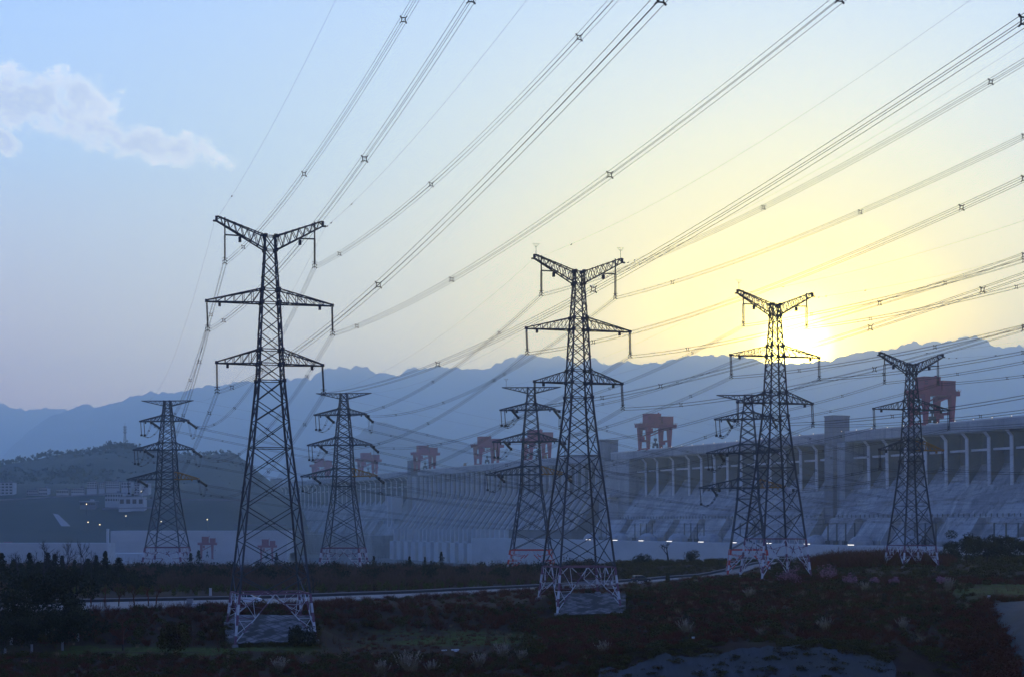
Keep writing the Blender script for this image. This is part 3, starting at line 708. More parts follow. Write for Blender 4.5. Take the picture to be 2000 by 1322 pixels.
def bundle(name, pts, spq, label, cat, group, quad=True, r=.017, dampers=()):
    """hanging wires: quad conductors with spacers, or one earth wire"""
    pts = np.asarray(pts); mid = pts[0].copy()
    root = empty(name, mid, label=label, cat=cat, group=group)
    d = pts[-1] - pts[0]; d[2] = 0; d /= np.linalg.norm(d); sd = np.array([-d[1], d[0], 0.0])
    if quad:
        for a in (-1, 1):
            for bb in (-1, 1):
                m = MB(); o = sd * a * .225 + np.array([0, 0, bb * .225])
                m.tube(pts + o - mid, r); m.build('wire', M['wire'], root)
        for p, sc in spq:
            m = MB(); p = p - mid
            C = [p + sd * x * .17 + np.array([0, 0, z * .17]) for x, z in ((-1, -1), (1, -1), (1, 1), (-1, 1))]
            E = [p + sd * x * .31 + np.array([0, 0, z * .31]) for x, z in ((-1, -1), (1, -1), (1, 1), (-1, 1))]
            for k in range(4): m.bar(C[k], C[(k + 1) % 4], .07); m.bar(C[k], E[k], .085)
            m.build('spacer', M['spacer'], root)
    else:
        m = MB(); m.tube(pts - mid, r); m.build('wire', M['wire'], root)
        for p, sc in spq:
            m = MB(); m.bar(p - mid - d * .25 - (0, 0, .06), p - mid + d * .25 - (0, 0, .06), .13); m.build('damper', M['spacer'], root)
    return root
TN = {1: 'the tallest pylon', 2: 'the middle Y-headed pylon', 3: 'the pylon before the sun', 4: 'the rightmost pylon'}
AN = {5: 'leftmost flat-topped pylon', 6: 'second flat-topped pylon from left', 7: 'third flat-topped pylon from left', 8: 'rightmost flat-topped pylon'}
PN = {'A': 'top left arm', 'B': 'top right arm', 'C': 'middle left arm', 'D': 'middle right arm', 'E': 'lowest left arm', 'F': 'lowest right arm', 'G': 'left tip', 'H': 'right tip'}
def at_q(P, b, c, q): return np.array([P[0] + UN[0] * q, P[1] + UN[1] * q, P[2] + b * q + c * q * q])
for t in SUSP:
    for ph in 'ABCDEFGH':
        P, b_, c_, qs = near_curve(t, ph); qe = SUSP[t][1] + 35
        pts = [at_q(P, b_, c_, q) for q in np.linspace(0, qe, 64)]
        gw = ph in 'GH'
        sq = sorted(q for q in qs if q > 8)
        if not gw:
            if t == 3 and ph in 'EF' or not sq: sq = [30 + 11 * t, 88 + 9 * t, 150 + 5 * t]
            q = (sq[-1] if sq else 20) + 55
            while q < qe - 15: sq.append(q); q += 55
        else: sq = [2.2, 5.5, 22.0]
        bundle('earth_wire' if gw else 'conductor_bundle', pts, [(at_q(P, b_, c_, q), 1) for q in sq],
               ('one thin wire' if gw else 'four wires') + ' rising right from the ' + PN[ph] + ' of ' + TN[t],
               'overhead wire' if gw else 'power line', 'lines passing overhead', quad=not gw, r=.012 if gw else [0, .019, .023, .026, .028][t])
    # far side: down to the angle pylon
    ends = AEND[t + 4]
    for ph, key in (('A', (0, -1)), ('B', (0, 1)), ('C', (1, -1)), ('D', (1, 1)), ('E', (2, -1)), ('F', (2, 1)), ('G', (9, -1)), ('H', (9, 1))):
        P = sup_w(t, *(SP.get(ph) or GWT[ph])); Q = ends[key][0]; L = np.linalg.norm((Q - P)[:2]); tt = np.linspace(0, 1, 40)
        gw = ph in 'GH'; sag = (3.6e-4 if gw else 4.6e-4) * L * L / 4 * 1.0
        f = lambda s: P + (Q - P) * s - np.array([0, 0, 4 * sag * s * (1 - s)])
        n = max(2, int(L / 50)); sps = [] if gw else [(f((k + .3 + .1 * ord(ph) % .3) / n), 1) for k in range(n)]
        bundle('earth_wire' if gw else 'conductor_bundle', [f(s) for s in tt], sps,
               ('one thin wire' if gw else 'four wires') + ' sagging away behind ' + TN[t] + ' from its ' + PN[ph],
               'overhead wire' if gw else 'power line', 'lines between the two pylon rows', quad=not gw, r=.013 if gw else .026)

# ------------------------------------------------------------------ the dam
A0 = np.array([121.2, 2000.0]); ES = np.array([.3789, -.9254]); EU = np.array([-.9254, -.3789])
def dp(s, u_, z): p = A0 + ES * s + EU * u_; return np.array([p[0], p[1], z])
def s_of(px, u_=0.0):
    k = (px - CX) / F; p = A0 + EU * u_; return (k * p[1] - p[0]) / (ES[0] - k * ES[1])
SANG = math.atan2(ES[1], ES[0])
def extr(b, prof, s0, s1, mi=0, nseg=1):
    """extrude a closed (u, z) outline along the dam"""
    n = len(prof)
    for a in range(nseg):
        sa = s0 + (s1 - s0) * a / nseg; sb = s0 + (s1 - s0) * (a + 1) / nseg
        vs = [dp(sa, *p) for p in prof] + [dp(sb, *p) for p in prof]
        b.add(vs, [(i, n + i, n + (i + 1) % n, (i + 1) % n) for i in range(n)] + [tuple(range(n)), tuple(range(2 * n - 1, n - 1, -1))], mi)
dam = empty('dam', (A0[0], A0[1], 0), label='long grey concrete dam with piers and ribbed sloping face under red cranes', cat='dam')
def dbuild(b, name, m): o = b.build(name, m); o.parent = dam; o.location = (-A0[0], -A0[1], 0); return o
SECT = [(41, 458), (486, 1050), (-1850, -758)]
slope_prof = [(-20, 96), (-20, 69), (-16.5, 64), (-13, 59.5), (-8, 53), (11, 26), (14, 26), (14, 20.5), (27, 2), (60, 2), (60, -44), (-40, -44), (-40, 96)]
for s0, s1 in SECT: b = MB(); extr(b, slope_prof, s0, s1); dbuild(b, 'sloping_face', M['slope'])
for s0, s1 in ((-1850, -758), (-713, -40), (-10, 458), (486, 1050)):
    b = MB(); extr(b, [(0, 104), (0, 96), (-.8, 95.2), (-30, 95.2), (-30, 104)], s0, s1); dbuild(b, 'crest_girder', M['concrete'])
    b = MB(); extr(b, [(.1, 105.1), (.1, 104.02), (-.3, 104.02), (-.3, 105.1)], s0, s1); dbuild(b, 'parapet', M['concrete_light'])
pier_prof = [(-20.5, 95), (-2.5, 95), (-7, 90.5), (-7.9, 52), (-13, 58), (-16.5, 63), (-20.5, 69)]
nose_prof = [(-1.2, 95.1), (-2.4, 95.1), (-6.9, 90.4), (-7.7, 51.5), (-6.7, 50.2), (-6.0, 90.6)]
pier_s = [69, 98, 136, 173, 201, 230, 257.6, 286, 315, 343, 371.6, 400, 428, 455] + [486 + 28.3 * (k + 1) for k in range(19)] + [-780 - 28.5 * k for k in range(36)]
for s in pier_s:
    b = MB(); extr(b, pier_prof, s - 1.7, s + 1.7, 1); extr(b, nose_prof, s - 1.8, s + 1.8, 0); dbuild(b, 'pier', [M['concrete_light'], M['concrete_rec']])  # lit front painted by the pale nose, shaded sides by the dark body
for s0, s1 in SECT:
    b = MB(); extr(b, [(-9.5, 81.8), (-9.5, 80), (-12, 80), (-12, 81.8)], s0, s1); dbuild(b, 'tie_beam', M['concrete_light'])
    b = MB(); extr(b, [(-19.9, 95), (-19.9, 69.5), (-20.3, 69.5), (-20.3, 95)], s0 + .1, s1 - .1); dbuild(b, 'recess_wall', M['concrete_rec'])  # dark sheet, the recess shade is in its colour
# ledge rail
for s0, s1 in SECT:
    b = MB()
    for s in np.arange(s0 + 3, min(s1, 900), 7): b.bar(dp(s, 13.5, 26), dp(s, 13.5, 28.6), .7)
    b.bar(dp(s0, 13.5, 27.3), dp(min(s1, 900), 13.5, 27.3), .25)
    dbuild(b, 'railing', M['dark'])
# raised slabs of the lower slope
sl_s = [s for s in np.arange(36, 440, 57.0)] + [s for s in np.arange(495, 900, 57.0)] + [s for s in np.arange(-1400, -830, 57.0)]
for s in sl_s:
    b = MB(); extr(b, [(14.2, 25.2), (20.5, 25.2), (33.5, 6), (33.5, 2.05), (26, 2.05), (14.2, 20)], s, s + 40)
    dbuild(b, 'penstock_slab', M['slope'])
# frames and domes on the platform
for s in [20, 135, 250, 365, 520, 635, 750, 865]:
    b = MB()
    for k in range(4): b.bar(dp(s + k * 14, 40, 2), dp(s + k * 14, 40, 21), 1.1, mi=0)
    for k in range(3):
        for q in range(5):
            f0, f1 = q / 5, (q + 1) / 5
            b.bar(dp(s + (k + f0) * 14, 40, 21 - 3.2 * f0 * (1 - f0)), dp(s + (k + f1) * 14, 40, 21 - 3.2 * f1 * (1 - f1)), .35)
        b.box(dp(s + k * 14, 41, 3.6), (3.5, 3.5, 3.2), SANG)
    dbuild(b, 'busbar_frame', M['dark'])
for s in [38, 108, 178, 248, 318, 388, 510, 580, 650, 720, 790, 860]:
    b = MB(); c = dp(s, 46, 2)
    for k in range(5):
        a0, a1 = k * 18, (k + 1) * 18
        r0, r1 = 11 * math.cos(R(a0)), max(11 * math.cos(R(a1)), .3); z0_, z1_ = 2 + 8.5 * math.sin(R(a0)), 2 + 8.5 * math.sin(R(a1))
        b.prism((c[0], c[1], z0_), (c[0], c[1], z1_), r0, 14, r2=r1)
    dbuild(b, 'cone_roof', M['concrete'])
# ribbed spillway
rp = [(0, 95), (0, 67), (1.2, 62), (4, 57), (8, 51), (13, 44), (36, 13), (31, 13), (9, 43), (2, 52), (-3, 60), (-4, 66), (-4, 95)]
base_p = [(-5, 95), (-5, 66), (-4, 60), (1, 52), (8, 43), (30.5, 13), (38, 13), (38, -44), (-40, -44), (-40, 95)]
b = MB(); extr(b, base_p, -713, -40, nseg=1); dbuild(b, 'spillway_face', M['concrete_rec'])  # shade between the ribs is put into this dark colour
for k in range(33):
    s = -52 - 20.2 * k; b = MB()
    A = [dp(s - 1.1, *p) for p in rp]; B = [dp(s + 1.1, *p) for p in rp]; n = len(rp); vs = A + B; fs = []
    for i in range(n): fs.append((i, n + i, n + (i + 1) % n, (i + 1) % n))
    for i in range(6): fs.append((i, i + 1, n - 2 - i, n - 1 - i)); fs.append((n + i, 2 * n - 1 - i, 2 * n - 2 - i, n + i + 1))
    b.add(vs, fs); dbuild(b, 'spillway_rib', M['concrete_light'])
for k in range(14):
    s = -700 + 34 * k; b = MB(); extr(b, [(38.1, 13.2), (44, 13.2), (44, -44), (38.1, -44)], s, s + 3.2); extr(b, [(38.1, 13.2), (44, 13.2), (44, -44), (38.1, -44)], s + 17, s + 20.2)
    extr(b, [(38.1, -4), (43, -4), (43, -44), (38.1, -44)], s + 3.3, s + 16.9); extr(b, [(44.2, -6), (50, -6), (50, -44), (44.2, -44)], s, s + 20)
    dbuild(b, 'sluice_bay', M['concrete_light'])
# towers on the crest
for s0, s1, u0, u1, z0_, z1_ in ((458, 472.5, -14, 3.8, 20, 119.5), (-40, -23, -16, 1.5, 0, 120), (-753, -737, -12, 3, 0, 120), (-1640, -1600, -12, 3, 0, 113)):
    b = MB(); extr(b, [(u0, z1_), (u1, z1_), (u1, z0_), (u0, z0_)], s0, s1)
    extr(b, [(u0 - .4, z1_ + 1.2), (u1 + .4, z1_ + 1.2), (u1 + .4, z1_ + .01), (u0 - .4, z1_ + .01)], s0 - .4, s1 + .4)
    dbuild(b, 'lift_tower', M['tower_concrete'])
for prof, s0, s1 in (([(1.0, 95.1), (1.0, -20), (-30, -20), (-30, 95.1)], -22.9, 41), ([(-.2, 95.1), (-.2, 0), (-30, 0), (-30, 95.1)], 472.6, 486), ([(0.9, 95.1), (.9, 0), (-30, 0), (-30, 95.1)], -757.9, -753.1),
                     ([(0.9, 95.1), (.9, 0), (-30, 0), (-30, 95.1)], -736.9, -713.1), ([(-9, 104), (-9, 0), (-30, 0), (-30, 104)], -39, -23.1)):
    b = MB(); extr(b, prof, s0, s1); dbuild(b, 'plain_wall', M['concrete'])
b = MB(); extr(b, [(1.1, 52), (13, 52), (13, -20), (1.1, -20)], 0, 8); extr(b, [(1.1, 50), (11, 50), (20, 30), (36, 4), (36, -20), (1.1, -20)], 8, 13); extr(b, [(1.1, 56), (15, 56), (15, 52), (1.1, 52)], -2, 18)
dbuild(b, 'training_wall', M['concrete_light'])
b = MB(); extr(b, [(1.1, 66), (18, 66), (18, -20), (1.1, -20)], -812, -806); extr(b, [(1.1, 66), (18, 66), (18, -20), (1.1, -20)], -792, -786); extr(b, [(1.1, 66), (10, 66), (10, -20), (1.1, -20)], -806, -792)
dbuild(b, 'training_wall', M['concrete_light'])
# lamps along the crest
b = MB()
for s in np.arange(120, 900, 24.0): b.box(dp(s, -.5, 105.5), (.4, .4, .35))
dbuild(b, 'crest_lamps', M['lampy']); bpy.data.objects['crest_lamps'].name = 'lamp_row'
# river wall in front
b = MB(); extr(b, [(40, 2.0), (72, 1.9), (72, -42), (40, -42)], -285, 1000); 
rw = b.build('river_wall', M['wallc']); tag(rw, 'long pale plain concrete wall along the foot of the dam, with white lamps on its edge', 'retaining wall')
for px in (1150, 1202, 1253, 1308, 1370, 1434, 1502, 1577, 1663):
    s = s_of(px, 70); b = MB(); sc = dp(s, 70, 2)[1] / 1700
    b.box(dp(s, 70.6, 2.6), (9 * sc, 1.4, .5), SANG, mi=1); b.box(dp(s, 70.6, 2.1), (10 * sc, 1.8, .4), SANG, mi=0)
    o = b.build('wall_lamp', [M['dark'], M['lampw']]); tag(o, 'flat lit white lamp on top of the pale wall below the dam', 'lamp', 'white lamps on the river wall')

# lines from the angle pylons on to the dam
for t in AEND:
    for ph, key in (('A', (0, -1)), ('B', (0, 1)), ('C', (1, -1)), ('D', (1, 1)), ('E', (2, -1)), ('F', (2, 1)), ('G', (9, -1)), ('H', (9, 1))):
        gw = ph in 'GH'; P = AEND[t][key][1]; off = {'A': 0, 'B': 14, 'C': 2, 'D': 16, 'E': 4, 'F': 18, 'G': 0, 'H': 16}[ph]
        Q = dp(640 + 34 * (t - 5) * 2 + off, -7.5, {'A': 78, 'B': 78, 'C': 68, 'D': 68, 'E': 60, 'F': 60, 'G': 90, 'H': 90}[ph])
        L = np.linalg.norm((Q - P)[:2]); sag = 1.25e-4 * L * L / 4 * (.8 if gw else 1)
        f = lambda s: P + (Q - P) * s - np.array([0, 0, 4 * sag * s * (1 - s)])
        n = max(3, int(L / 62)); sps = [] if gw else [(f((k + .5) / n), 1) for k in range(n)]
        bundle('earth_wire' if gw else 'conductor_bundle', [f(s) for s in np.linspace(0, 1, 50)], sps,
               ('one thin wire' if gw else 'four wires') + ' to the dam from ' + PN[ph] + ' of ' + AN[t],
               'overhead wire' if gw else 'power line', 'lines running on to the dam', quad=not gw, r=.015 if gw else .027)

# ------------------------------------------------------------------ gantry cranes
def crane_proto(m, label):
    """local x = across the crest (screen left to right), y = along it"""
    root = empty('gantry_crane', (0, 0, 0), label=label, cat='crane', group='red gantry cranes on the dam crest')
    hx, hy, H = 13.5, 10.5, 26.5
    for sx in (-1, 1):
        for sy in (-1, 1):
            b = MB(); b.bar((sx * hx, sy * hy, 1.4), (sx * hx, sy * hy, H), 2.6, 3.0, w2=5.0); b.box((sx * hx, sy * hy, .8), (3.2, 6, 1.5))
            for z in (5, 12, 19): b.box((sx * (hx + 1.4 * -1), sy * (hy + 1.9), z), (2.4, .8, .35))
            b.build('leg', m, root)
    b = MB()
    for sx in (-1, 1): b.box((sx * hx, 0, 11), (1.8, 2 * hy - 3, 2.2)); b.box((sx * hx, 0, 1.9), (2, 2 * hy, 1.6)); b.box((sx * hx, 0, 24.8), (2.4, 2 * hy, 2.6))
    b.bar((hx - 1, -hy, H - 1), (-hx + 2, -hy, 16), 1.2); b.bar((hx - 1, hy, H - 1), (-hx + 2, hy, 16), 1.2)
    b.box((-hx, 3, 14), (2.6, 5, 3.2)); b.build('brace', m, root)
    b = MB()
    for sy in (-1, 1): b.box((1.5, sy * 5.5, 28.2), (47, 2.6, 3.6))
    b.box((-21.2, 0, 28), (1.6, 13, 3)); b.box((24.2, 0, 28), (1.6, 13, 3)); b.box((1.5, 0, 30.2), (48, 15, .5))
    for x in np.arange(-22, 26, 3.0): b.bar((x, -7.3, 30.4), (x, -7.3, 31.6), .25); b.bar((x, 7.3, 30.4), (x, 7.3, 31.6), .25)
    b.bar((-22, -7.3, 31.6), (26, -7.3, 31.6), .25); b.bar((-22, 7.3, 31.6), (26, 7.3, 31.6), .25)
    b.build('girder', m, root)
    b = MB(); b.box((-3.5, 0, 36.0), (17, 13, 11.2)); b.box((-3.5, 0, 41.9), (17.6, 13.6, .6)); b.box((6, 2, 43), (1.6, 1.2, 2)); h = b.build('machine_house', m, root)
    for sy in (-1, 1):
        w = MB()
        for x in (-10.5, -9, 2.5, 4):
            for z in (36, 38): w.box((x, sy * 6.55, z), (.9, .12, .9))
        w.build('window', M['glass'], h)
    b = MB(); b.box((14.5, 0, 34.6), (13.5, 11, 8.4)); b.box((14.5, 0, 39.1), (14, 11.5, .5)); h = b.build('trolley_house', m, root)
    b = MB(); b.box((-7.0, -3, 22.8), (5, 4, 5.2)); b.build('cabin', m, root); b = MB(); b.box((hx - .2, 5, 9), (4.2, 4, 3.2)); b.build('cabin', m, root)
    b = MB(); b.bar((20, 0, 27), (20, 0, 17.5), .15); b.box((20, 0, 16.3), (1.5, 1, 2.4)); b.build('hook', M['dark'], root)
    b = MB()
    for x in (-.6, .6): b.bar((x + 1, 0, 27), (x + 1, 0, 14), .18)
    b.box((1, 0, 12.8), (3.4, 1.6, 3)); b.bar((1, 0, 11.5), (1, 0, 8.5), 1.1); b.box((1, 0, 7), (5.6, 3, 3.2)); b.box((-1.6, 0, 4.6), (1.3, 3, 3)); b.box((3.6, 0, 4.6), (1.3, 3, 3))
    b.build('hook_block', M['dark'], root)
    return root
CANG = math.atan2(-EU[1], -EU[0])          # local +x points to the right of the photo, across the crest
cr = crane_proto(M['crane'], '')
CR = [(1815, 'biggest nearest red gantry crane, behind the rightmost pylon', 1.0), (1275, 'dark red gantry crane with a dangling hook, right of the middle Y-headed pylon', 1.0),
      (1046, 'red gantry crane on the dam half hidden behind the third flat-topped pylon from the left', .98), (947, 'red gantry crane with hanging hook, left of the third flat-topped pylon', .98),
      (826, 'purple-tinted gantry crane standing beside the far lift tower of the dam', .95), (715, 'hazy pink gantry crane just right of the second flat-topped pylon', .95),
      (624, 'faintest and farthest gantry crane, at the left end of the dam crest', .95)]
for i, (px, lab, sc) in enumerate(CR):
    c = cr if i == 0 else copy_tree(cr)
    s = s_of(px + 2, -14); p = dp(s, -15, 104.1); c.location = tuple(p); c.rotation_euler = (0, 0, CANG); c.scale = (sc,) * 3; c['label'] = lab
# smaller cranes at the lock
for i, (px, py, D, lab) in enumerate(((404, 1085, 1500, 'small red crane left of the tallest pylon, at the foot of the hill'), (521, 1090, 1500, 'small red crane seen through the legs of the tallest pylon'),
                         (18, 1095, 1500, 'small haze-paled red crane at the left edge behind the bare trees'))):
    c = copy_tree(cr); p = PX(px, py + 6, D); c.location = tuple(p); c.scale = (.36, .36, .47); c.rotation_euler = (0, 0, .1); c['label'] = lab; c['group'] = 'small red cranes by the lock'
    for ch in [c] + [x for k_ in kids(c) for x in [k_] + kids(k_)]:
        if ch.type == 'MESH' and ch.data.materials and ch.data.materials[0] == M['crane']: ch.material_slots[0].link = 'OBJECT'; ch.material_slots[0].material = M['crane2']
# service vehicles and machines on the crest
for px, m, lab in ((1034, M['orange'], 'little yellow machine on the dam crest beside the hidden crane'), (908, M['orange'], 'little yellow machine on the dam crest left of a crane'), (1065, M['orange'], 'little yellow machine on the dam crest right of the hidden crane')):
    s = s_of(px, -3); b = MB(); p = dp(s, -3, 104); b.box(p + (0, 0, 2.2), (5, 3, 3), SANG); b.box(p + (0, 0, 4.6), (2.6, 2.4, 2.0), SANG); b.bar(p + (0, 0, 3), p + (4, 0, 6.5), .6)
    for dx_ in (-1.6, 1.6): b.prism(p + (dx_, -1.8, .8), p + (dx_, 1.8, .8), .8, 8)
    tag(b.build('site_machine', m), lab, 'machine', 'yellow machines on the crest')

# ------------------------------------------------------------------ mountains and hills
MAIN = [(-900,760),(-500,800),(-200,860),(40,905),(70,880),(95,850),(115,830),(125,815),(135,803),(150,795),(160,790),(170,791),(190,794),(205,790),(220,786),(240,784),(250,776),(262,771),(275,770),(292,765),(310,767),(335,767),(360,762),(385,757),(405,751),(430,752),(470,745),(520,742),(560,740),(585,740),(607,741),(621,727),(638,719),(650,721),(665,717),(675,721),(701,714),(719,720),(733,727),(750,728),(770,735),(782,732),(796,721),(808,717),(824,721),(852,712),(866,714),(890,718),(922,724),(946,721),(971,707),(995,698),(1020,692),(1034,690),(1051,696),(1065,700),(1090,693),(1104,699),(1125,714),(1146,704),(1160,700),(1174,709),(1191,712),(1209,707),(1226,706),(1244,714),(1265,711),(1296,709),(1332,698),(1360,693),(1372,696),(1400,694),(1424,693),(1448,694),(1480,705),(1540,709),(1580,707),(1616,705),(1648,696),(1680,690),(1720,681),(1736,684),(1756,680),(1776,669),(1788,667),(1800,672),(1824,669),(1860,666),(1884,657),(1908,657),(1924,664),(1944,674),(1960,678),(1980,675),(2000,675),(2100,690),(2300,660),(2600,700),(3000,650)]
FARL = [(-1500,740),(-900,770),(-400,745),(-150,765),(0,784),(20,795),(52,801),(65,800),(85,796),(100,798),(140,799),(200,806),(300,820),(500,850)]
MIDR = [(560,900),(640,880),(705,844),(719,830),(740,825),(757,826),(796,837),(866,853),(915,866),(1000,880),(1100,905)]
HILL = [(-700,850),(-400,880),(-150,900),(0,911),(17,905),(49,900),(70,896),(84,893),(101,888),(122,886),(157,885),(182,884),(210,877),(238,873),(273,877),(301,882),(381,888),(409,887),(455,883),(465,888),(483,903),(500,917),(521,943),(545,985),(570,1030)]
def mountain(name, prof, D, depth, rough, m, nx=420, ny=30, back=.7, zb=-12, shp=1.25, nsc=500, seed=0, fine=0.0):
    px = np.linspace(prof[0][0], prof[-1][0], nx); py = np.interp(px, *zip(*prof)); X = XP(px, D); H = ZC + (HY - py) / F * D - zb
    rows = np.concatenate([np.linspace(0, 1, ny), 1 + np.linspace(.08, back, 8)]); VS = []
    for r in rows:
        t_ = r if r <= 1 else 1 - (r - 1) * .8; y = D - depth * (1 - r); k = t_ ** shp if r <= 1 else t_
        n = fbm(X / nsc + seed, np.full(nx, y) / nsc + seed, 6); env = math.sin(min(t_, 1) * math.pi) if r < 1 else (0 if r == 1 else (r - 1) * 1.5)
        h = H * k + rough * H * n * env * 1.4
        if r == 1: h = H + fine * fbm(X / (D / 420), X * 0 + seed, 6)
        VS.append(np.stack([X, np.full(nx, y), zb + h], -1))
    VS = np.array(VS); ny2 = len(rows); me = bpy.data.meshes.new(name); idx = np.arange(nx * ny2).reshape(ny2, nx)
    fa = np.stack([idx[:-1, :-1], idx[:-1, 1:], idx[1:, 1:], idx[1:, :-1]], -1).reshape(-1, 4)
    me.from_pydata(VS.reshape(-1, 3).tolist(), [], fa.tolist()); me.polygons.foreach_set('use_smooth', [True] * len(me.polygons)); me.materials.append(m)
    o = bpy.data.objects.new(name, me); col.objects.link(o); o['kind'] = 'structure'; return o
mountain('far_mountains', FARL, 19000, 3800, .12, M['mount'], nsc=1500, seed=3, fine=30)
mountain('mountains', MAIN, 15500, 4500, .22, M['mount'], nx=700, ny=40, nsc=1300, seed=9, fine=34)
mountain('low_ridge', MIDR, 8000, 1600, .12, M['mount'], nx=200, nsc=500, seed=5, fine=9)
hillo = mountain('wooded_hill', HILL, 2900, 1000, .10, M['hill'], nx=420, ny=36, nsc=170, seed=12, fine=2, zb=-4, shp=.95)

# ------------------------------------------------------------------ leaf and twig clumps
def rdir(n): v = rng.normal(size=(n, 3)); return v / np.linalg.norm(v, axis=1)[:, None]
def leaf_tris(C, size, n_per=1):
    """small randomly turned triangles at centres C"""
    n = len(C); a = rdir(n); b = np.cross(a, rdir(n)); b /= np.linalg.norm(b, axis=1)[:, None] + 1e-9
    s = size * rng.uniform(.6, 1.4, (n, 1)) if np.isscalar(size) else (size * rng.uniform(.6, 1.4, n))[:, None]
    return np.stack([C - a * s * .5 - b * s * .3, C + a * s * .5 - b * s * .3, C + b * s * .6], 1)
def blob_pts(n, lumps=6, spread=.55, r=.5, flat=1.0):
    """points near the surface of several overlapping lumps, unit-size bush standing on z=0"""
    c = rng.normal(size=(lumps, 3)) * [spread * .5, spread * .5, spread * .35]; c[:, 2] = np.abs(c[:, 2]) + .35
    rr = r * rng.uniform(.55, 1.0, lumps); k = rng.integers(0, lumps, n); d_ = rdir(n)
    p = c[k] + d_ * (rr[k] * rng.uniform(.55, 1.05, n) )[:, None]
    p[:, 2] = np.abs(p[:, 2]) * flat; return p
def twig_tris(P0, P1, w):
    d_ = P1 - P0; s = np.cross(d_, rdir(len(P0))); s /= np.linalg.norm(s, axis=1)[:, None] + 1e-9
    return np.stack([P0 - s * w / 2, P0 + s * w / 2, P1], 1)
def twig_bush(n, w=.03):
    """unit bush of upward fanning twigs"""
    m = n // 4; base_ = rng.normal(size=(m, 3)) * [.12, .12, 0]; d_ = rdir(m); d_[:, 2] = np.abs(d_[:, 2]) + .7; d_ /= np.linalg.norm(d_, axis=1)[:, None]
    tip = base_ + d_ * rng.uniform(.55, 1.05, (m, 1)); T1 = twig_tris(base_, tip, w * 1.6)
    k = rng.integers(0, m, n - m); f = rng.uniform(.3, .95, (n - m, 1)); p0 = base_[k] + (tip[k] - base_[k]) * f
    d2 = rdir(n - m) * .6 + d_[k] * .6; p1 = p0 + d2 * rng.uniform(.10, .28, (n - m, 1)); return np.concatenate([T1, twig_tris(p0, p1, w)])
def place(protos, P, S, SZ=None):
    """merge rotated, scaled copies of the prototype triangle sets at points P"""
    out = []
    for i, p in enumerate(P):
        t_ = protos[rng.integers(len(protos))]; a = rng.uniform(0, 6.283); c, s = math.cos(a), math.sin(a)
        v = t_ * [S[i], S[i], (SZ[i] if SZ is not None else S[i])]
        v = np.stack([v[..., 0] * c - v[..., 1] * s, v[..., 0] * s + v[..., 1] * c, v[..., 2]], -1) + p
        out.append(v)
    return np.concatenate(out)
def scatter(n, px0, px1, D0, D1, cond=None):
    px = rng.uniform(px0, px1, n); D = rng.uniform(D0, D1, n); X = XP(px, D)
    if cond is not None: k = cond(px, D); px, D, X = px[k], D[k], X[k]
    return np.stack([X, D, ground(X, D) - .1], -1), px
LB = [leaf_tris(blob_pts(170), .13) for _ in range(5)]
LBF = [leaf_tris(blob_pts(300), .13) for _ in range(4)]
TB = [twig_bush(150, .022) for _ in range(6)]
TBF = [twig_bush(200, .026) for _ in range(5)]
def stuff(name, V, m, label): o = tri_obj(name, V, m); tag(o, label, kind='stuff'); return o
roadD = lambda px: np.interp(px, *zip(*farl))
roadN = lambda px: np.interp(px, *zip(*near))
# thicket on the terrace beyond the road (left and centre)
P, px = scatter(2600, -250, 1160, 372, 545, lambda px, D: D > roadD(px) + 18)
hh = rng.uniform(2.2, 4.3, len(P)) * np.interp(P[:, 1], [360, 470, 545], [.6, .95, 1.0])
stuff('thicket', place(TB, P, hh * .9, hh), M['twig_far'], 'brown leafless thicket filling the terrace beyond the road')
P, px = scatter(260, -100, 1150, 440, 540); hh = rng.uniform(4.5, 6.6, len(P)) * np.interp(px, [-100, 250, 330, 1150], [1.25, 1.15, .9, .9])
stuff('thicket_saplings', place([twig_bush(70, .016) * [.35, .35, 1] for _ in range(5)], P, hh, hh), M['twig_far'], 'thin bare saplings poking out of the thicket')
P, px = scatter(420, -250, 1160, 440, 545); hh = rng.uniform(2.0, 4.0, len(P))
stuff('evergreen_scrub', place(LB, P, hh * .9, hh * 1.0), M['pine'], 'dark evergreen scrub showing through the brown thicket')
P, px = scatter(900, -250, 1160, 345, 405, lambda px, D: (D > roadD(px) + 4) & (D < roadD(px) + 42)); hh = rng.uniform(1.2, 2.6, len(P))
stuff('saplings', place([leaf_tris(blob_pts(110, 4, .3, .35) * [.6, .6, 1.1], .12) for _ in range(5)], P, hh * .9, hh), M['sapling'], 'rows of reddish and green saplings along the far side of the road')
P, px = scatter(150, -150, 300, 375, 420); hh = rng.uniform(2.5, 5.0, len(P)) * np.interp(px, [-150, 120, 240, 300], [1, 1, 1, .5])
stuff('evergreen_scrub', place(LB, P, hh * .95, hh), M['pine'], 'dark evergreen scrub between the conifers beyond the road')
# low green shrubs on the knoll behind the road, right of the middle
P, px = scatter(1300, 1140, 1560, 440, 545, lambda px, D: D > roadD(px) + 5); hh = rng.uniform(.6, 1.25, len(P))
stuff('green_shrubs', place(LB, P, hh * 1.5, hh), M['leaf'], 'low rounded green shrubs covering the knoll behind the dark car')
# bare purple-brown thicket in front of the dam right of the sun pylon
P, px = scatter(900, 1570, 1860, 400, 520); hh = rng.uniform(2.2, 4.2, len(P)) * np.interp(px, [1570, 1620, 1760, 1860], [.8, 1.15, 1.05, .8])
stuff('thicket', place(TB, P, hh * .9, hh), M['twig'], 'purple-brown bare thicket between the two rightmost Y-headed pylons')
P, px = scatter(500, 1500, 2200, 400, 560); hh = rng.uniform(1.0, 2.2, len(P))
stuff('green_shrubs', place(LB, P, hh * 1.3, hh), M['leaf'], 'dark green shrubs under the pines on the right')
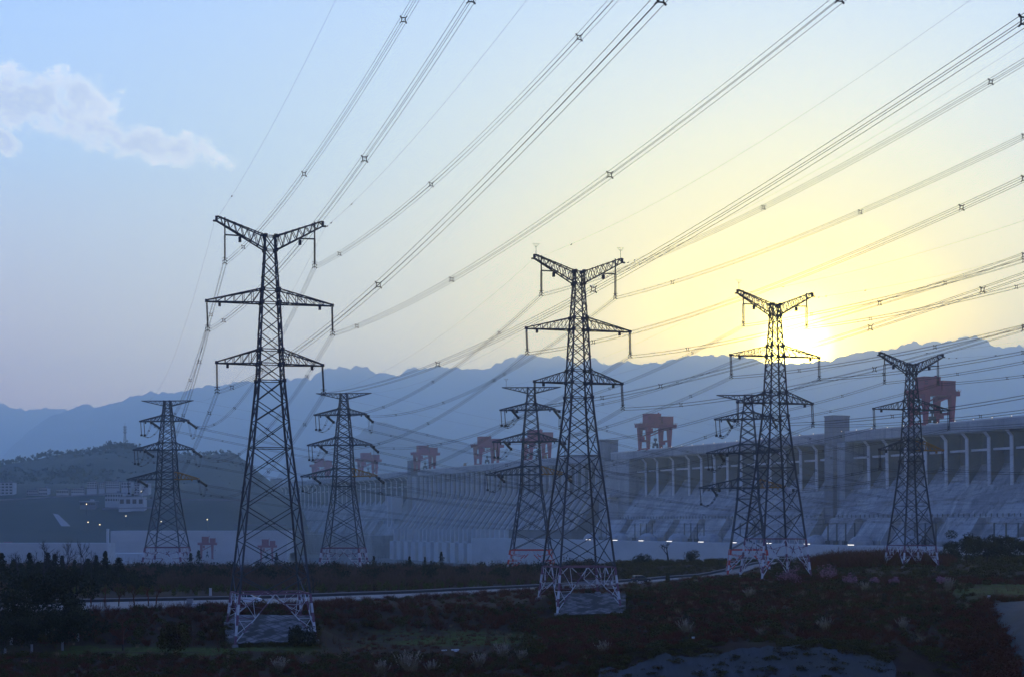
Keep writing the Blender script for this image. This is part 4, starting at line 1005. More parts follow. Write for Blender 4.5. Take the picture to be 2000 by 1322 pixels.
# bank scrub between lawn and road
def notpave(px, D): return ~(((px > 430) & (px < 622) & (D > 258) & (D < 277)) | ((px > 1075) & (px < 1232) & (D > 292) & (D < 314)))
P, px = scatter(1100, -250, 1090, 262, 308, lambda px, D: (D < roadN(px) - 5) & notpave(px, D) & (D > np.interp(px, [-250, 430, 640, 1000, 1080], [262, 262, 282, 288, 262])))
hh = rng.uniform(.8, 2.0, len(P))
stuff('bank_scrub', place(TBF, P, hh * 1.2, hh), M['twig'], 'dark red-brown scrub on the bank below the road')
P, px = scatter(380, -250, 1090, 262, 306, lambda px, D: (D < roadN(px) - 5) & notpave(px, D) & (D > np.interp(px, [-250, 430, 640, 1000, 1080], [262, 262, 284, 290, 262])))
hh = rng.uniform(.6, 1.5, len(P)); stuff('bank_shrubs', place(LBF, P, hh * 1.3, hh), M['leaf'], 'low dark leafy shrubs among the scrub below the road')
P, px = scatter(1500, 560, 1620, 296, 520, lambda px, D: (D < roadN(px) - 2) & notpave(px, D) & (D > np.interp(px, [560, 1060, 1100, 1225, 1300], [290, 300, 316, 316, 300]))); hh = rng.uniform(.6, 1.5, len(P))
stuff('verge_scrub', place(TBF, P, hh * 1.3, hh), M['twig'], 'brown scrub on the ground between the bank and the road')
P, px = scatter(500, 560, 1620, 296, 520, lambda px, D: (D < roadN(px) - 2) & notpave(px, D) & (D > np.interp(px, [560, 1060, 1100, 1225, 1300], [290, 300, 316, 316, 300]))); hh = rng.uniform(.4, 1.1, len(P))
stuff('verge_shrubs', place(LBF, P, hh * 1.6, hh), M['leaf'], 'low green plants on the ground between the bank and the road')
P, px = scatter(1300, 600, 1120, 290, 420, lambda px, D: (D < roadN(px) + 1) & (D > roadN(px) - 12)); hh = rng.uniform(.75, 1.5, len(P))
stuff('roadside_scrub', place(TBF, P, hh * 1.5, hh), M['twig'], 'scrub along the near edge of the road between the two front pylons')
P, px = scatter(420, -150, 2000, 215, 300, lambda px, D: notpave(px, D) & (D > np.interp(px, [-150, 1230, 1300, 1900, 2000], [215, 228, 230, 240, 262]))); hh = rng.uniform(1.2, 3.0, len(P))
stuff('dead_stalks', place([twig_bush(60, .022) * [.45, .45, 1] for _ in range(5)], P, hh, hh), M['twig_far'], 'tall thin dead stalks standing out of the scrub')
# foreground scrub
P, px = scatter(1500, -150, 1230, 205, 246, lambda px, D: rng.random(len(px)) < np.interp(D, [205, 236, 246], [1, .9, .25])); hh = rng.uniform(.5, 1.3, len(P))
stuff('foreground_scrub', place(TBF, P, hh * 1.3, hh), M['twig'], 'dark scrub covering the bottom of the view')
P, px = scatter(700, -150, 1230, 205, 246); hh = rng.uniform(.4, 1.1, len(P))
stuff('foreground_shrubs', place(LBF, P, hh * 1.5, hh), M['leaf'], 'dark leafy plants along the bottom of the view')
P, px = scatter(260, 640, 1080, 246, 286, notpave); hh = rng.uniform(.3, .8, len(P))
stuff('lawn_scrub', place(TBF, P, hh * 1.4, hh), M['twig'], 'scattered low scrub on the grassy strip left of the paved slope')
# right bank
P, px = scatter(4600, 1050, 2150, 222, 345, lambda px, D: notpave(px, D) & (D > np.interp(px, [1050, 1220, 1900, 1925, 1940, 2150], [230, 227, 232, 240, 258, 262])) & (D < np.interp(px, [1050, 1225, 1300, 1450, 1600], [296, 300, 350, 400, 400])) & ~((px > 1860) & (D > 268) & (D < 320)))
hh = rng.uniform(.5, 1.5, len(P)); stuff('bank_scrub', place(TBF, P, hh * 1.3, hh), M['twig'], 'dark purple-brown scrub over the whole right-hand bank')
P, px = scatter(1500, 1000, 2150, 224, 400, lambda px, D: notpave(px, D) & (D > np.interp(px, [1000, 1220, 1900, 1950, 2150], [232, 230, 236, 262, 262])) & (D < np.interp(px, [1050, 1225, 1300, 1450, 1600], [296, 300, 380, 400, 400])) & ~((px > 1860) & (D > 268) & (D < 320)))
hh = rng.uniform(.5, 1.4, len(P)); stuff('bank_shrubs', place(LBF, P, hh * 1.6, hh), M['leaf'], 'dark green shrubs and creepers over the right-hand bank')
P, px = scatter(2300, 1120, 1860, 206, 233, lambda px, D: rng.random(len(px)) < np.interp(D, [208, 216, 222, 226, 233], [.5, .4, .6, 1, 1]) * (fbm(px / 60, D / 9, 3) > -.12)); hh = rng.uniform(.3, .9, len(P))
stuff('creepers', place(LBF, P, hh * 1.8, hh * .7), M['leaf'], 'creepers hanging over the concrete banks at the bottom right')
P, px = scatter(900, 1850, 2060, 200, 262, lambda px, D: px < np.interp(D, [200, 254], [2012, 1936])); hh = rng.uniform(.5, 1.4, len(P))
stuff('gully_scrub', place(TBF + LBF, P, hh * 1.4, hh), M['twig'], 'dark scrub in the gully left of the steep concrete bank')
# dry grass
def tuft(n, w=.02, plume=0):
    b0 = rng.normal(size=(n, 3)) * [.10, .10, 0]; d_ = rdir(n); d_[:, 2] = np.abs(d_[:, 2]) + 1.3; d_ /= np.linalg.norm(d_, axis=1)[:, None]
    tp = b0 + d_ * rng.uniform(.5, 1.0, (n, 1)); tp = tp + rdir(n) * .05 + np.array([.16, .06, -.04]) * rng.uniform(.2, 1.4, (n, 1)); mid_ = b0 + (tp - b0) * .6 + [0, 0, .07]
    out = [twig_tris(b0, tp, w), twig_tris(mid_, tp + (rng.normal(size=(n, 3)) * .08), w * .8)]; V = np.concatenate(out)
    if not plume: return V, None
    k = rng.integers(0, n, plume); c = tp[k]; pl = []
    for j in range(9): q = c + d_[k] * (j * .035) + rng.normal(size=(plume, 3)) * .012; pl.append(leaf_tris(q, .07))
    return V, np.concatenate(pl)
DT = [tuft(60, .026)[0] for _ in range(5)]
P, px = scatter(240, 1280, 1900, 232, 330, lambda px, D: rng.random(len(px)) < np.interp(D, [232, 265, 300, 330], [.25, .45, 1, .8])); hh = rng.uniform(.6, 1.6, len(P))
stuff('dry_grass', place(DT, P, hh), M['straw'], 'straw-coloured dry grass along the brow of the right-hand bank')
P, px = scatter(200, -150, 1280, 208, 290, notpave); hh = rng.uniform(.4, 1.0, len(P))
stuff('dry_grass', place(DT, P, hh), M['straw'], 'straw-coloured dry grass tufts dotted over the foreground scrub')
P = np.concatenate([scatter(60, *a)[0] for a in ((430, 448, 259, 276), (606, 624, 259, 276), (440, 612, 258, 261.5), (1078, 1094, 296, 313), (1216, 1234, 296, 313), (1088, 1222, 294, 298.5), (1870, 1900, 262, 322), (1880, 2100, 264, 270))]); hh = rng.uniform(.3, .9, len(P))
stuff('edge_weeds', place(TBF + LBF, P, hh * 1.4, hh), M['leaf'], 'weeds growing over the edges of the paved slopes and lawns')
# short grass on the lawns
P1, _ = scatter(2600, -60, 440, 244, 262); P2, _ = scatter(2200, 660, 1080, 262, 288); P3, _ = scatter(1800, 1880, 2150, 268, 322); P4, _ = scatter(400, 430, 640, 256, 262)
P = np.concatenate([P1, P2, P3, P4]); hh = rng.uniform(.12, .3, len(P))
stuff('lawn_grass', place([tuft(9, .10)[0] for _ in range(6)], P, hh * 1.6, hh), M['grassgreen'], 'short green grass on the level strips')

# individual plants and trees
def pampas(px, py, D, h, lab):
    X = XP(px, D); z = ground(X, D); V, pl = tuft(230, .022, 46)
    r_ = empty('pampas_grass', (X, D, z - .05), rng.uniform(0, 6), label=lab, cat='grass clump', group='tall straw-coloured grass clumps')
    tri_obj('blades', V * [h * .8, h * .8, h * .85], M['straw'], r_); tri_obj('plume', pl * [h * .8, h * .8, h * .85], M['plume'], r_)
for px, D, h, lab in ((802, 222, 3.4, 'tallest straw-coloured grass clump at the bottom edge, left of centre'), (742, 219, 2.2, 'grass clump at the bottom edge left of the tallest clump'), (842, 222, 2.0, 'grass clump hugging the right side of the tallest clump'),
                      (935, 228, 2.4, 'grass clump at the bottom, between the tallest clump and the white litter'), (985, 238, 2.6, 'grass clump on the slope right of the white litter'), (1018, 236, 1.9, 'smaller grass clump at the foot of the green-topped bank'),
                      (545, 221, 2.2, 'pale grass clump at the bottom edge below the nearest pylon'), (1178, 229, 2.0, 'grass clump at the left end of the concrete bank'), (1335, 240, 2.3, 'upright grass clump on the bank above the long concrete bank'),
                      (1465, 292, 2.0, 'pale grass clump below the feet of the pylon before the sun'), (1850, 300, 2.6, 'feathery grass clump near the right end of the brow'), (1765, 246, 2.0, 'grass clump on the slope above the shorter concrete bank'),
                      (1612, 238, 2.0, 'dim grass clump midway down the right-hand bank'), (1690, 300, 2.2, 'grass clump on the brow under the rightmost pylon')):
    pampas(px, 0, D, h, lab)
def shrub(name, px, D, w, h, m, lab, cat='shrub', n=1500, group=None, dz=0.0):
    X = XP(px, D); z = ground(X, D) + dz; o = tri_obj(name, leaf_tris(blob_pts(n, 12, .55, .42), .07) * [w * .75, w * .75, h * .78], m, loc=(X, D, z)); return tag(o, lab, cat, group)
shrub('round_bush', 588, 257.5, 4.0, 4.2, M['pine'], 'dense dark round bush at the right foot of the nearest pylon', n=2600)
shrub('bush', 338, 252, 5.0, 6.0, M['leaf'], 'large dark bush at the right end of the left lawn', n=3200)
shrub('round_bush', 1257, 520, 4.8, 4.6, M['pine'], 'small dark conical bush on the knoll, left of the bare tree', n=1300, group='bushes on the knoll', dz=.2)
shrub('round_bush', 1352, 520, 5.0, 5.2, M['pine'], 'dark rounded bush on the knoll, right of the bare tree', n=1500, group='bushes on the knoll', dz=.2)
def limb(b, p, d, L, r, depth, rnd):
    q = p + d * L; b.bar(p, q, r * 2, w2=r * 1.3)
    if depth == 0: return
    for k in range(rnd.choice((2, 3, 3))):
        e = np.array([rnd.gauss(0, 1), rnd.gauss(0, 1), rnd.gauss(.35, .5)]); e /= np.linalg.norm(e); nd = d * .75 + e * .62; nd /= np.linalg.norm(nd)
        f = 1.0 if k == 0 else rnd.uniform(.55, .95)
        limb(b, p + d * L * f, nd, L * rnd.uniform(.58, .8), r * .62, depth - 1, rnd)
def bare_tree(px, D, h, lab, spread=1.0, white=False, depth=5, group='leafless trees', m=None, dz=0):
    X = XP(px, D); z = ground(X, D) + dz; rnd = random.Random(int(px * 7 + D)); root = empty('bare_tree', (X, D, z), label=lab, cat='tree', group=group)
    b = MB(); r = h * .012 + .03; b.bar((0, 0, -.2), (0, 0, h * .15), r * 2.2, w2=r * 2); w = b.build('trunk', M['whitewash'] if white else M['bark'], root)
    b = MB(); limb(b, np.array([0, 0, h * .15]), np.array([rnd.gauss(0, .05), rnd.gauss(0, .05), 1.0]), h * .27, r, depth, rnd)
    V = np.concatenate(b.v); V[:, :2] *= spread; b.v = [V]; b.build('crown', m or M['bark'], root)
for a in ((85, 372, 13.0, 'tallest leafless tree on the left, standing above the conifers'), (128, 385, 12.5, 'slim leafless tree just right of the tallest bare one'), (158, 365, 13.0, 'leafless tree with raised boughs left of the vertical pale strip'),
          (36, 390, 10.5, 'leafless tree by the left edge above the dark conifers'), (107, 395, 10.0, 'thin leafless tree between the tallest and the slim one'), (178, 390, 9.5, 'thin leafless tree right of the one with raised boughs'), (65, 398, 9.6, 'thin leafless tree left of the tallest one')):
    bare_tree(*a[:3], a[3], spread=.75)
bare_tree(1305, 520, 8.4, 'leafless tree on the knoll between two dark bushes', spread=2.2, depth=5, dz=0)
bare_tree(1778, 470, 8.5, 'leafless tree just left of the pines on the right', spread=.8, group='leafless trees by the pines'); bare_tree(1808, 480, 9.0, 'leafless tree at the left edge of the pines, under the dam', spread=.8, group='leafless trees by the pines')
bare_tree(1862, 500, 9.0, 'leafless tree rising behind the pines', spread=.8, group='leafless trees by the pines')
bare_tree(240, 256, 6.0, 'small leafless tree on the bank above the left lawn', spread=1.3, m=M['twig']); bare_tree(612, 352, 5.0, 'small leafless tree beside the road right of the nearest pylon', spread=1.2)
for i, px in enumerate((178, 205, 232, 262, 290, 305)): bare_tree(px, 304, 4.6, 'leafless roadside sapling left of the nearest pylon', spread=1.2, depth=4, group='leafless saplings along the near side of the road', m=M['twig'])
def conifer(px, D, h, w, lab, group, m=None, n=1500, base_=.12, dz=0, white=False, broad=False):
    X = XP(px, D); z = ground(X, D) + dz; root = empty('pine_tree', (X, D, z), rng.uniform(0, 6), label=lab, cat='tree', group=group)
    b = MB(); b.bar((0, 0, -.3), (0, 0, h * (.28 if broad else .5)), h * .03 + .06, w2=h * .02); b.build('trunk', M['bark'], root)
    if white: b = MB(); b.prism((0, 0, -.1), (0, 0, 1.3), h * .02 + .06, 7); b.build('painted_trunk_base', M['whitewash'], root)
    if broad:
        L = 16; cc_ = rng.normal(size=(L, 3)) * [w * .26, w * .26, h * .16]; cc_[:, 2] += h * .54; rr = rng.uniform(.14, .26, L) * w
        k = rng.integers(0, L, n); p = cc_[k] + rdir(n) * (rr[k] * rng.uniform(.5, 1.08, n))[:, None] * [1, 1, .8]; p[:, 2] = np.clip(p[:, 2], h * .06, h)
    else:
        f = rng.uniform(0, 1, n) ** .75; tier = np.round(f * 9) / 9; rad = (1 - f) * .5 * w * (.75 + .35 * np.sin(f * 28)) + .06 * w
        th = rng.uniform(0, 6.283, n); lob = .8 + .35 * np.sin(th * 3 + tier * 9); r_ = rad * lob * rng.uniform(.35, 1.05, n)
        p = np.stack([np.cos(th) * r_, np.sin(th) * r_, h * (base_ + (1 - base_) * f) - r_ * .18], -1)
    tri_obj('crown', leaf_tris(p, .045 * h if not broad else .032 * h), m or M['pine'], root)
for px, D, h, w in ((3, 392, 8.2, 4.2), (26, 396, 6.6, 4), (40, 400, 5.6, 4), (57, 392, 8.2, 3.6), (74, 398, 6.0, 3.6), (93, 392, 8.2, 3.4), (107, 395, 7.8, 3.2), (121, 398, 7.4, 3.4), (146, 402, 6.4, 3.6), (172, 396, 6.8, 4.4), (188, 392, 7.6, 4.2), (206, 390, 8.6, 3.6), (232, 388, 7.2, 5.2)):
    conifer(px, D, h, w * rng.uniform(1.15, 1.8), {3: 'dark conifer at the very left edge beyond the road', 206: 'tallest dark conifer beyond the road, left of the leftmost pylon', 232: 'broad dark conifer at the right end of the left row'}.get(px, 'dark conifer in the row beyond the road at the left (%s)' % ('short' if h < 6.7 else 'slender' if w < 3.5 else 'full')), 'conifers beyond the road', n=900)
for px, D, h, w, lab in ((540, 512, 6.2, 4, 'small conifer poking above the thicket between the first two pylons'), (372, 500, 6.3, 5, 'small conifer above the thicket at the leftmost pylon'), (388, 505, 7.0, 5, 'small pointed conifer right of the leftmost pylon'), (730, 500, 5.4, 4, 'tiny conifer on the thicket skyline right of the second flat-topped pylon'),
                         (800, 505, 5.2, 3.5, 'tiny conifer on the thicket skyline before the sluice bays'), (862, 500, 6.6, 4.5, 'pointed conifer on the thicket skyline below the ribbed face'), (830, 505, 5.0, 3, 'thin conifer left of the pointed one below the ribbed face')):
    conifer(px, D, h, w, lab, 'conifers on the thicket skyline', n=600)
for px, D, h, w, lab in ((92, 268, 12.6, 11.5, 'huge dark pine on the left with its crown over the road'), (22, 262, 9.0, 9, 'dark pine at the left edge, lower than the huge one'), (122, 256, 7.4, 7.5, 'pine with white-painted trunk right of the huge pine'), (62, 252, 6.4, 7, 'bushy low pine in front of the huge pine'),
                         (10, 246, 6.6, 7, 'lowest dark pine in the bottom left corner'), (152, 264, 7.0, 6.5, 'pine at the right end of the left clump, beside the lawn')):
    conifer(px, D, h, w, lab, 'big pines at the left', n=5200, broad=True, white=True, m=M['pine'])
for px, D, h, w, lab in ((1862, 452, 5.6, 5.5, 'small pine at the left end of the right-hand row'), (1888, 458, 8.4, 7, 'tall pine, second in the right-hand row'), (1908, 464, 7.6, 6, 'pine, third in the right-hand row'), (1928, 458, 7.2, 6.5, 'pine, fourth in the right-hand row'),
                         (1950, 462, 8.2, 6.5, 'full pine, fifth in the right-hand row'), (1972, 456, 7.6, 6.5, 'pine, sixth in the right-hand row'), (1994, 460, 7.2, 6.5, 'pine at the right edge of the picture')):
    conifer(px, D, h, w, lab, 'pines on the right', n=5200, broad=True, dz=.2)
def blossom(px, D, h, lab):
    X = XP(px, D); z = ground(X, D); root = empty('blossom_tree', (X, D, z - .1), rng.uniform(0, 6), label=lab, cat='tree', group='pink blossom trees')
    tri_obj('branches', twig_bush(220, .022) * h, M['twig'], root); p = blob_pts(800, 12, .7, .34) * [h * .8, h * .8, h * .9]; p[:, 2] += h * .12
    tri_obj('blossom', leaf_tris(p, .17), M['blossom'], root)
for px, D, h, lab in ((1548, 318, 3.4, 'pink blossom tree at the right foot of the pylon before the sun'), (1622, 326, 3.6, 'dusky pink blossom tree right of the first one'), (1658, 316, 2.4, 'small pink blossom tree, third from the left'),
                      (1706, 318, 1.6, 'tiny pale blossom bush on the brow left of the rightmost pylon'), (1750, 318, 1.9, 'pale blossom bush below the rightmost pylon'), (1840, 318, 2.0, 'purple-pink blossom bush right of the rightmost pylon')):
    blossom(px, D, h, lab)
# trees on the hill skyline
V = []
for k in range(900):
    px = rng.uniform(-300, 520); py = np.interp(px, *zip(*HILL)); dens = np.interp(px, [-300, 0, 90, 130, 200, 310, 330, 470, 520], [.8, .9, .5, .9, 1, 1, .35, .5, .3])
    if rng.random() > dens: continue
    h = rng.uniform(4, 11) * (1.5 if 225 < px < 270 else 1) * (.8 if px > 320 else 1); q = blob_pts(46, 4, .5, .5) * [h * .6, h * .6, h * .8]
    V.append(leaf_tris(q, h * .20) + PX(px, py, 2900) - [0, rng.uniform(-5, 70), 2.5])
stuff('hill_woodland', np.concatenate(V), M['hill'], 'trees along the crest of the wooded hill on the left')
V = []
for k in range(2600):
    px = rng.uniform(-300, 520); r_ = rng.uniform(.12, .95); Y = 2900 - 1000 * (1 - r_); py = np.interp(px, *zip(*HILL)); H = ZC + (HY - py) / F * 2900 + 4
    z = -4 + H * r_ ** .95; h = rng.uniform(5, 12); q = blob_pts(16, 3, .5, .5) * [h * .9, h * .9, h * .6]
    V.append(leaf_tris(q, h * .30) + [XP(px, 2900), Y, z - 3])
stuff('hillside_woodland', np.concatenate(V), M['hill'], 'woods covering the slope of the hill on the left')
# mast on the hill
r_ = empty('radio_mast', PX(244, 872, 2880), label='slender radio mast on top of the wooded hill', cat='mast')
b = MB()
for sx, sy in ((-1, -1), (1, -1), (1, 1), (-1, 1)): b.bar((sx * 2.2, sy * 2.2, 0), (sx * .5, sy * .5, 36), .45)
for k in range(12):
    a0 = 2.2 - 1.7 * k / 12; a1 = 2.2 - 1.7 * (k + 1) / 12
    for s in (-1, 1): b.bar((-a0 * s, -a0, k * 3), (a1 * s, -a1, k * 3 + 3), .3); b.bar((a0, -a0 * s, k * 3), (a1, a1 * s, k * 3 + 3), .3)
b.build('lattice', M['steel2'], r_)
b = MB()
for z in (24, 29, 33): b.box((0, 0, z), (4.6, 4.6, .5)); [b.box((s * 2.4, 0, z + 1.2), (.6, .6, 2.6)) for s in (-1, 1)]
b.bar((0, 0, 36), (0, 0, 41), .3); b.build('antenna', M['steel2'], r_)

# ------------------------------------------------------------------ buildings below the hill
def building(x0, x1, yt, yb, D, lab, floors, cols, m=None, roof=True, group='buildings below the hill', depth=14, name='building'):
    w = (x1 - x0) / F * D; zt = PX(0, yt, D)[2]; zb = PX(0, yb, D)[2]; h = zt - zb; X = XP((x0 + x1) / 2, D)
    root = empty(name, (X, D + depth / 2, zb), label=lab, cat='building', group=group)
    b = MB(); b.box((0, 0, h / 2 - 4), (w, depth, h + 8)); b.build('wall', m or M['housewall'], root)
    b = MB(); b.box((0, 0, h + .35), (w + .8, depth + .8, .7)); b.box((w * .2, 0, h + 1.6), (w * .18, depth * .4, 1.8)); b.build('roof', M['housewall2'] if m is None else M['housewall'], root)
    for f in range(floors):
        for c in range(cols):
            wb = MB(); wb.box((-w / 2 + w * (c + .5) / cols, -depth / 2 - .12, h * (f + .52) / floors), (w / cols * .62, .3, h / floors * .48)); wb.build('window', M['glass'], root)
BD = 1850
for a in ((-6, 25, 942, 971, 'tall block with white top floor at the left edge', 5, 4), (52, 74, 957, 967, 'low pale building right of the tall block', 2, 6), (76, 92, 953, 967, 'two-storey pale house beside the low building', 2, 4),
          (110, 134, 956, 964, 'long low pale building left of centre of the village', 1, 7), (139, 165, 953, 963, 'pale house with dark openings in the village', 2, 6), (170, 189, 941, 955, 'stepped white house on the hillside', 3, 4), (193, 204, 943, 954, 'narrow white house on the hillside', 3, 3),
          (207, 233, 940, 954, 'long white house on the hillside', 3, 6), (237, 256, 941, 953, 'faint white house left of the leftmost pylon', 2, 4), (266, 290, 943, 953, 'white house seen through the leftmost pylon', 2, 5)):
    building(a[0], a[1], a[2], a[3], BD, a[4], a[5], a[6])
building(205, 240, 963, 980, 1750, 'large windowless pale hall with dark square openings below the village', 2, 7, name='hall')
building(232, 281, 970, 988, 1720, 'low white works building with big dark doors', 1, 4, name='hall'); building(262, 273, 945, 964, 1760, 'small pale tower block above the works', 4, 2); building(156, 186, 979, 988, 1735, 'low pale shed left of the hall', 1, 7, m=M['housewall2'])
building(425, 446, 1028, 1035, 1700, 'tiny white hut on the long wall left of the tallest pylon', 1, 4)
# quay walls and embankments in front of the hill
def slab(name, x0, x1, yt, yb, D, m, lab=None, cat=None, depth=30, kind=None):
    A_ = PX(x0, yt, D); B_ = PX(x1, yb, D); b = MB(); b.box(((A_[0] + B_[0]) / 2, D + depth / 2, (A_[2] + B_[2]) / 2), (B_[0] - A_[0], depth, A_[2] - B_[2])); o = b.build(name, m)
    return tag(o, lab, cat, kind=kind)
slab('quay_wall', -260, 208, 1060, 1110, 1350, M['wallc'], 'broad pale quay wall at the far left behind the bare trees', 'quay wall')
slab('quay_wall', 216, 560, 1036, 1110, 1560, M['wallc'], 'long grey quay wall behind the two leftmost pylons', 'quay wall', depth=60)
slab('quay_plinth', 212, 345, 1080, 1110, 1500, M['concrete_light'], 'low pale plinth in front of the quay wall at the leftmost pylon', 'plinth')
slab('wall_end', 208, 212, 1032, 1110, 1340, M['concrete_light'], 'narrow vertical pale strip at the end of the left quay wall', 'pillar', depth=2)
b = MB()
for px0, py0, px1, py1 in ((-60, 979, 205, 964), (225, 1024, 560, 1025), (200, 993, 330, 990), (285, 974, 520, 976)):
    b.bar(PX(px0, py0, 1690), PX(px1, py1, 1690), .8, 1.2)
o = b.build('hillside_road', M['kerb']); o['kind'] = 'structure'
def bank_terrain():
    """gentle valley side rising from the quay to the village"""
    pxs = np.linspace(-900, 600, 120); rows = [(1580, 2), (1620, 10), (1670, 16), (1720, 33), (1800, 45), (1900, 58), (2050, 66), (2300, 75)]; vs = []
    fall = np.interp(pxs, [-900, 440, 520, 600], [1, 1, .55, 0])
    for D, z in rows: vs += [(XP(p, D), D, -10 + (z + 10) * f + 1.2 * fbm(p / 20, D / 30, 3)) for p, f in zip(pxs, fall)]
    n = len(pxs); b = MB(); b.add(vs, [(r * n + i, r * n + i + 1, (r + 1) * n + i + 1, (r + 1) * n + i) for r in range(len(rows) - 1) for i in range(n - 1)]); o = b.build('valley_side', M['hill'], smooth=True); o['kind'] = 'structure'
bank_terrain()
b = MB(); b.add([PX(103, 1002, 1668), PX(114, 1004, 1668), PX(138, 1027, 1575), PX(120, 1027, 1575)], [(0, 1, 2, 3), (3, 2, 1, 0)]); tag(b.build('ramp', M['kerb']), 'pale paved ramp curving down the hillside at the left', 'ramp')
for px, py, D in ((169, 984, 1560), (172, 1019, 1560), (195, 1024, 1560), (246, 1007, 1560), (276, 959, 1720), (315, 1018, 1540), (296, 1007, 1540), (405, 1014, 1540)):
    p = PX(px, py, D); r_ = empty('street_lamp', p - [0, 0, 8], label='far street lamp, a warm point of light on the hillside', cat='lamp', group='far lit street lamps'); b = MB(); b.bar((0, 0, -3), (0, 0, 8), .3); b.build('pole', M['dark'], r_)
    b = MB(); b.prism((0, 0, 7.7), (0, 0, 8.4), .25, 8, r2=.42); b.build('lamp_head', M['lampy'], r_)

# ------------------------------------------------------------------ cars
def car(px, D, length, rz, paint, lab, big=False):
    X = XP(px, D); z = ground(X, D) + .16; root = empty('parked_car', (X, D, z), rz, label=lab, cat='car'); L = length; W = 1.85; H = 1.68
    prof = [(-.5, .38), (-.5, .95), (-.485, 1.08), (-.30, 1.13), (.19, 1.10), (.44, .93), (.49, .80), (.5, .42), (.40, .30), (-.42, .30)]
    b = MB(); n = len(prof); vs = []
    for y, k in ((-W / 2, 1), (-W / 2 + .12, 1.0), (W / 2 - .12, 1.0), (W / 2, 1)): vs += [(x * L, y, zz if (abs(y) < W / 2) or zz < .5 else zz - .06) for x, zz in prof]
    fs = [tuple(range(n))[::-1], tuple(range(3 * n, 4 * n))]
    for r in range(3):
        for i in range(n): fs.append((r * n + i, r * n + (i + 1) % n, (r + 1) * n + (i + 1) % n, (r + 1) * n + i))
    b.add(vs, fs); b.build('body', paint, root)
    cab = [(-.475, 1.10), (-.44, 1.56), (-.36, H), (.02, H), (.10, 1.60), (.27, 1.09)]; n = len(cab); b = MB(); vs = []
    for y, k in ((-W / 2 + .06, 0), (-W / 2 + .22, 1), (W / 2 - .22, 1), (W / 2 - .06, 0)): vs += [(x * L * (1 if k else 1.0), y if zz < 1.3 else y * (.9 if not k else 1), zz if k or zz < 1.3 else zz - .04) for x, zz in cab]
    fs = [tuple(range(n))[::-1], tuple(range(3 * n, 4 * n))]
    for r in range(3):
        for i in range(n): fs.append((r * n + i, r * n + (i + 1) % n, (r + 1) * n + (i + 1) % n, (r + 1) * n + i))
    b.add(vs, fs); b.build('cabin', paint, root)
    for s in (-1, 1):
        for x0, x1, x2, x3 in ((-.44, -.42, -.30, -.30), (-.28, -.28, -.10, -.10), (-.08, -.08, .05, .20)):
            b = MB(); y0 = s * (W / 2 - .045); y1 = s * (W / 2 - .115)
            b.add([(x0 * L, y0, 1.14), (x1 * L, y1, 1.55), (x2 * L, y1, 1.55), (x3 * L, y0, 1.14)], [(0, 1, 2, 3), (3, 2, 1, 0)]); b.build('window', M['glass'], root)
    b = MB(); b.add([(.115 * L, -.72, 1.58), (.115 * L, .72, 1.58), (.275 * L, .82, 1.13), (.275 * L, -.82, 1.13)], [(0, 1, 2, 3), (3, 2, 1, 0)]); b.build('windscreen', M['glass'], root)
    b = MB(); b.add([(-.455 * L, -.70, 1.53), (-.455 * L, .70, 1.53), (-.482 * L, .78, 1.14), (-.482 * L, -.78, 1.14)], [(0, 1, 2, 3), (3, 2, 1, 0)]); b.build('rear_window', M['glass'], root)
    for x in (-.31, .32):
        for s in (-1, 1):
            b = MB(); b.prism((x * L, s * (W / 2 - .22), .36), (x * L, s * (W / 2 + .02), .36), .36, 16); w = b.build('wheel', M['tyre'], root)
            b = MB(); b.prism((x * L, s * (W / 2 + .015), .36), (x * L, s * (W / 2 + .035), .36), .21, 12); b.build('rim', M['rim'], w)
    for s in (-1, 1):
        b = MB(); b.box((.475 * L, s * .68, .80), (.18, .34, .16)); b.build('headlight', M['hl'], root)
        b = MB(); b.box((-.49 * L, s * .74, 1.0), (.16, .2, .3)); b.build('tail_light', M['tl'], root)
        b = MB(); b.bar((-.36 * L, s * .66, H + .06), (.02 * L, s * .66, H + .06), .06); b.build('roof_rail', M['rim'], root)
        b = MB(); b.box((.17 * L, s * (W / 2 + .08), 1.16), (.14, .2, .16)); b.build('mirror', paint, root)
car(487, 315, 4.5, R(3), M['carwhite'], 'white off-road car on the road behind the feet of the nearest pylon')
car(1252, 422, 4.7, R(20), M['cardark'], 'dark estate car on the road right of the middle pylon')

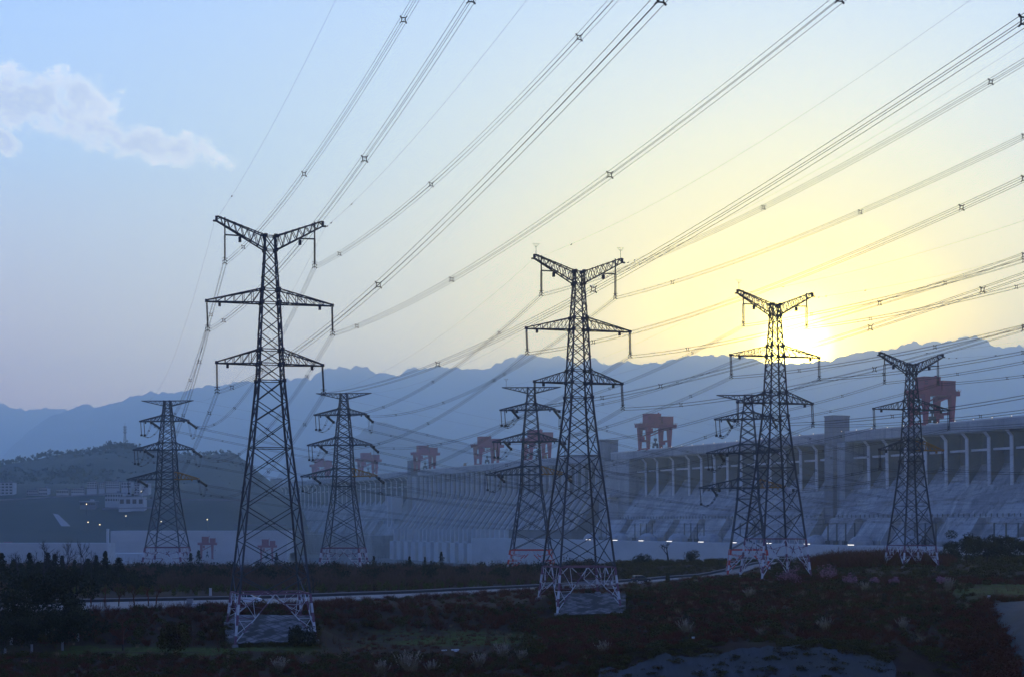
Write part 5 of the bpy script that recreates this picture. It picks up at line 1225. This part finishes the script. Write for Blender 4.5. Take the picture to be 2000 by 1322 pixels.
# small things by the road
def post(px, D, w, h, m, name, lab, cat, rz=0):
    X = XP(px, D); b = MB(); z = ground(X, D); b.box((X, D, z + h / 2), (w, w * .7, h), rz, taper=.85); b.box((X, D, z + h + .04), (w * .95, w * .7, .1), rz); return tag(b.build(name, m), lab, cat)
post(411, 352, .55, 1.5, M['concrete_light'], 'marker_post', 'white marker post beside the road left of the nearest pylon', 'post')
post(371, 306, 1.2, 1.3, M['kerb'], 'concrete_block', 'grey concrete block at the near edge of the road', 'block'); post(384, 303, 1.6, .6, M['concrete_light'], 'concrete_block', 'pale low box at the near edge of the road', 'block')
post(1354, 232, .42, .5, M['concrete_light'], 'marker_post', 'small white marker above the long concrete bank', 'post'); post(1931, 264, .5, .7, M['concrete_light'], 'marker_post', 'small white marker at the corner of the green terrace', 'post')
post(1304, 424, 1.1, 2.2, M['pine'], 'clipped_bush', 'small upright dark bush by the road right of the dark car', 'bush')
X = XP(880, 252); b = MB()
for k in range(9): b.box((X + rng.uniform(-1.2, 1.2), 252 + rng.uniform(-1, 1), ground(X, 252) + .35 + .02 * k), (rng.uniform(.3, .9), rng.uniform(.2, .6), .12), rng.uniform(0, 3))
tag(b.build('litter', M['white']), 'scatter of white litter on the grass left of centre', 'litter')
b = MB()
for k in range(9):
    px = 1100 + k * 13; D = 376 + k * 3; X = XP(px, D); b.box((X, D, ground(X, D) + .6), (.45, .3, 1.2))
for z in (.15, 1.2): b.bar(PX(1098, 0, 376) * [1, 1, 0] + [0, 0, ground(XP(1098, 376), 376) + z], PX(1206, 0, 401) * [1, 1, 0] + [0, 0, ground(XP(1206, 401), 401) + z], .3)
tag(b.build('balustrade', M['kerb']), 'low concrete balustrade behind the feet of the middle pylon', 'balustrade')

# ------------------------------------------------------------------ the air
hz = MB(); hz.box((0, 10400, 980), (34000, 21600, 2040)); ho = hz.build('haze', []); ho.data.materials.clear()
hm = bpy.data.materials.new('haze_air'); hm.use_nodes = True; t = hm.node_tree; t.nodes.clear()
vo = N(t, 'ShaderNodeOutputMaterial'); vp = N(t, 'ShaderNodeVolumePrincipled'); vp.inputs['Color'].default_value = (.66, .85, 1.0, 1); vp.inputs['Density'].default_value = 1.15e-4
vp.inputs['Anisotropy'].default_value = .75; t.links.new(vp.outputs[0], vo.inputs['Volume']); ho.data.materials.append(hm); ho['kind'] = 'stuff'; ho['label'] = 'pale blue evening haze'
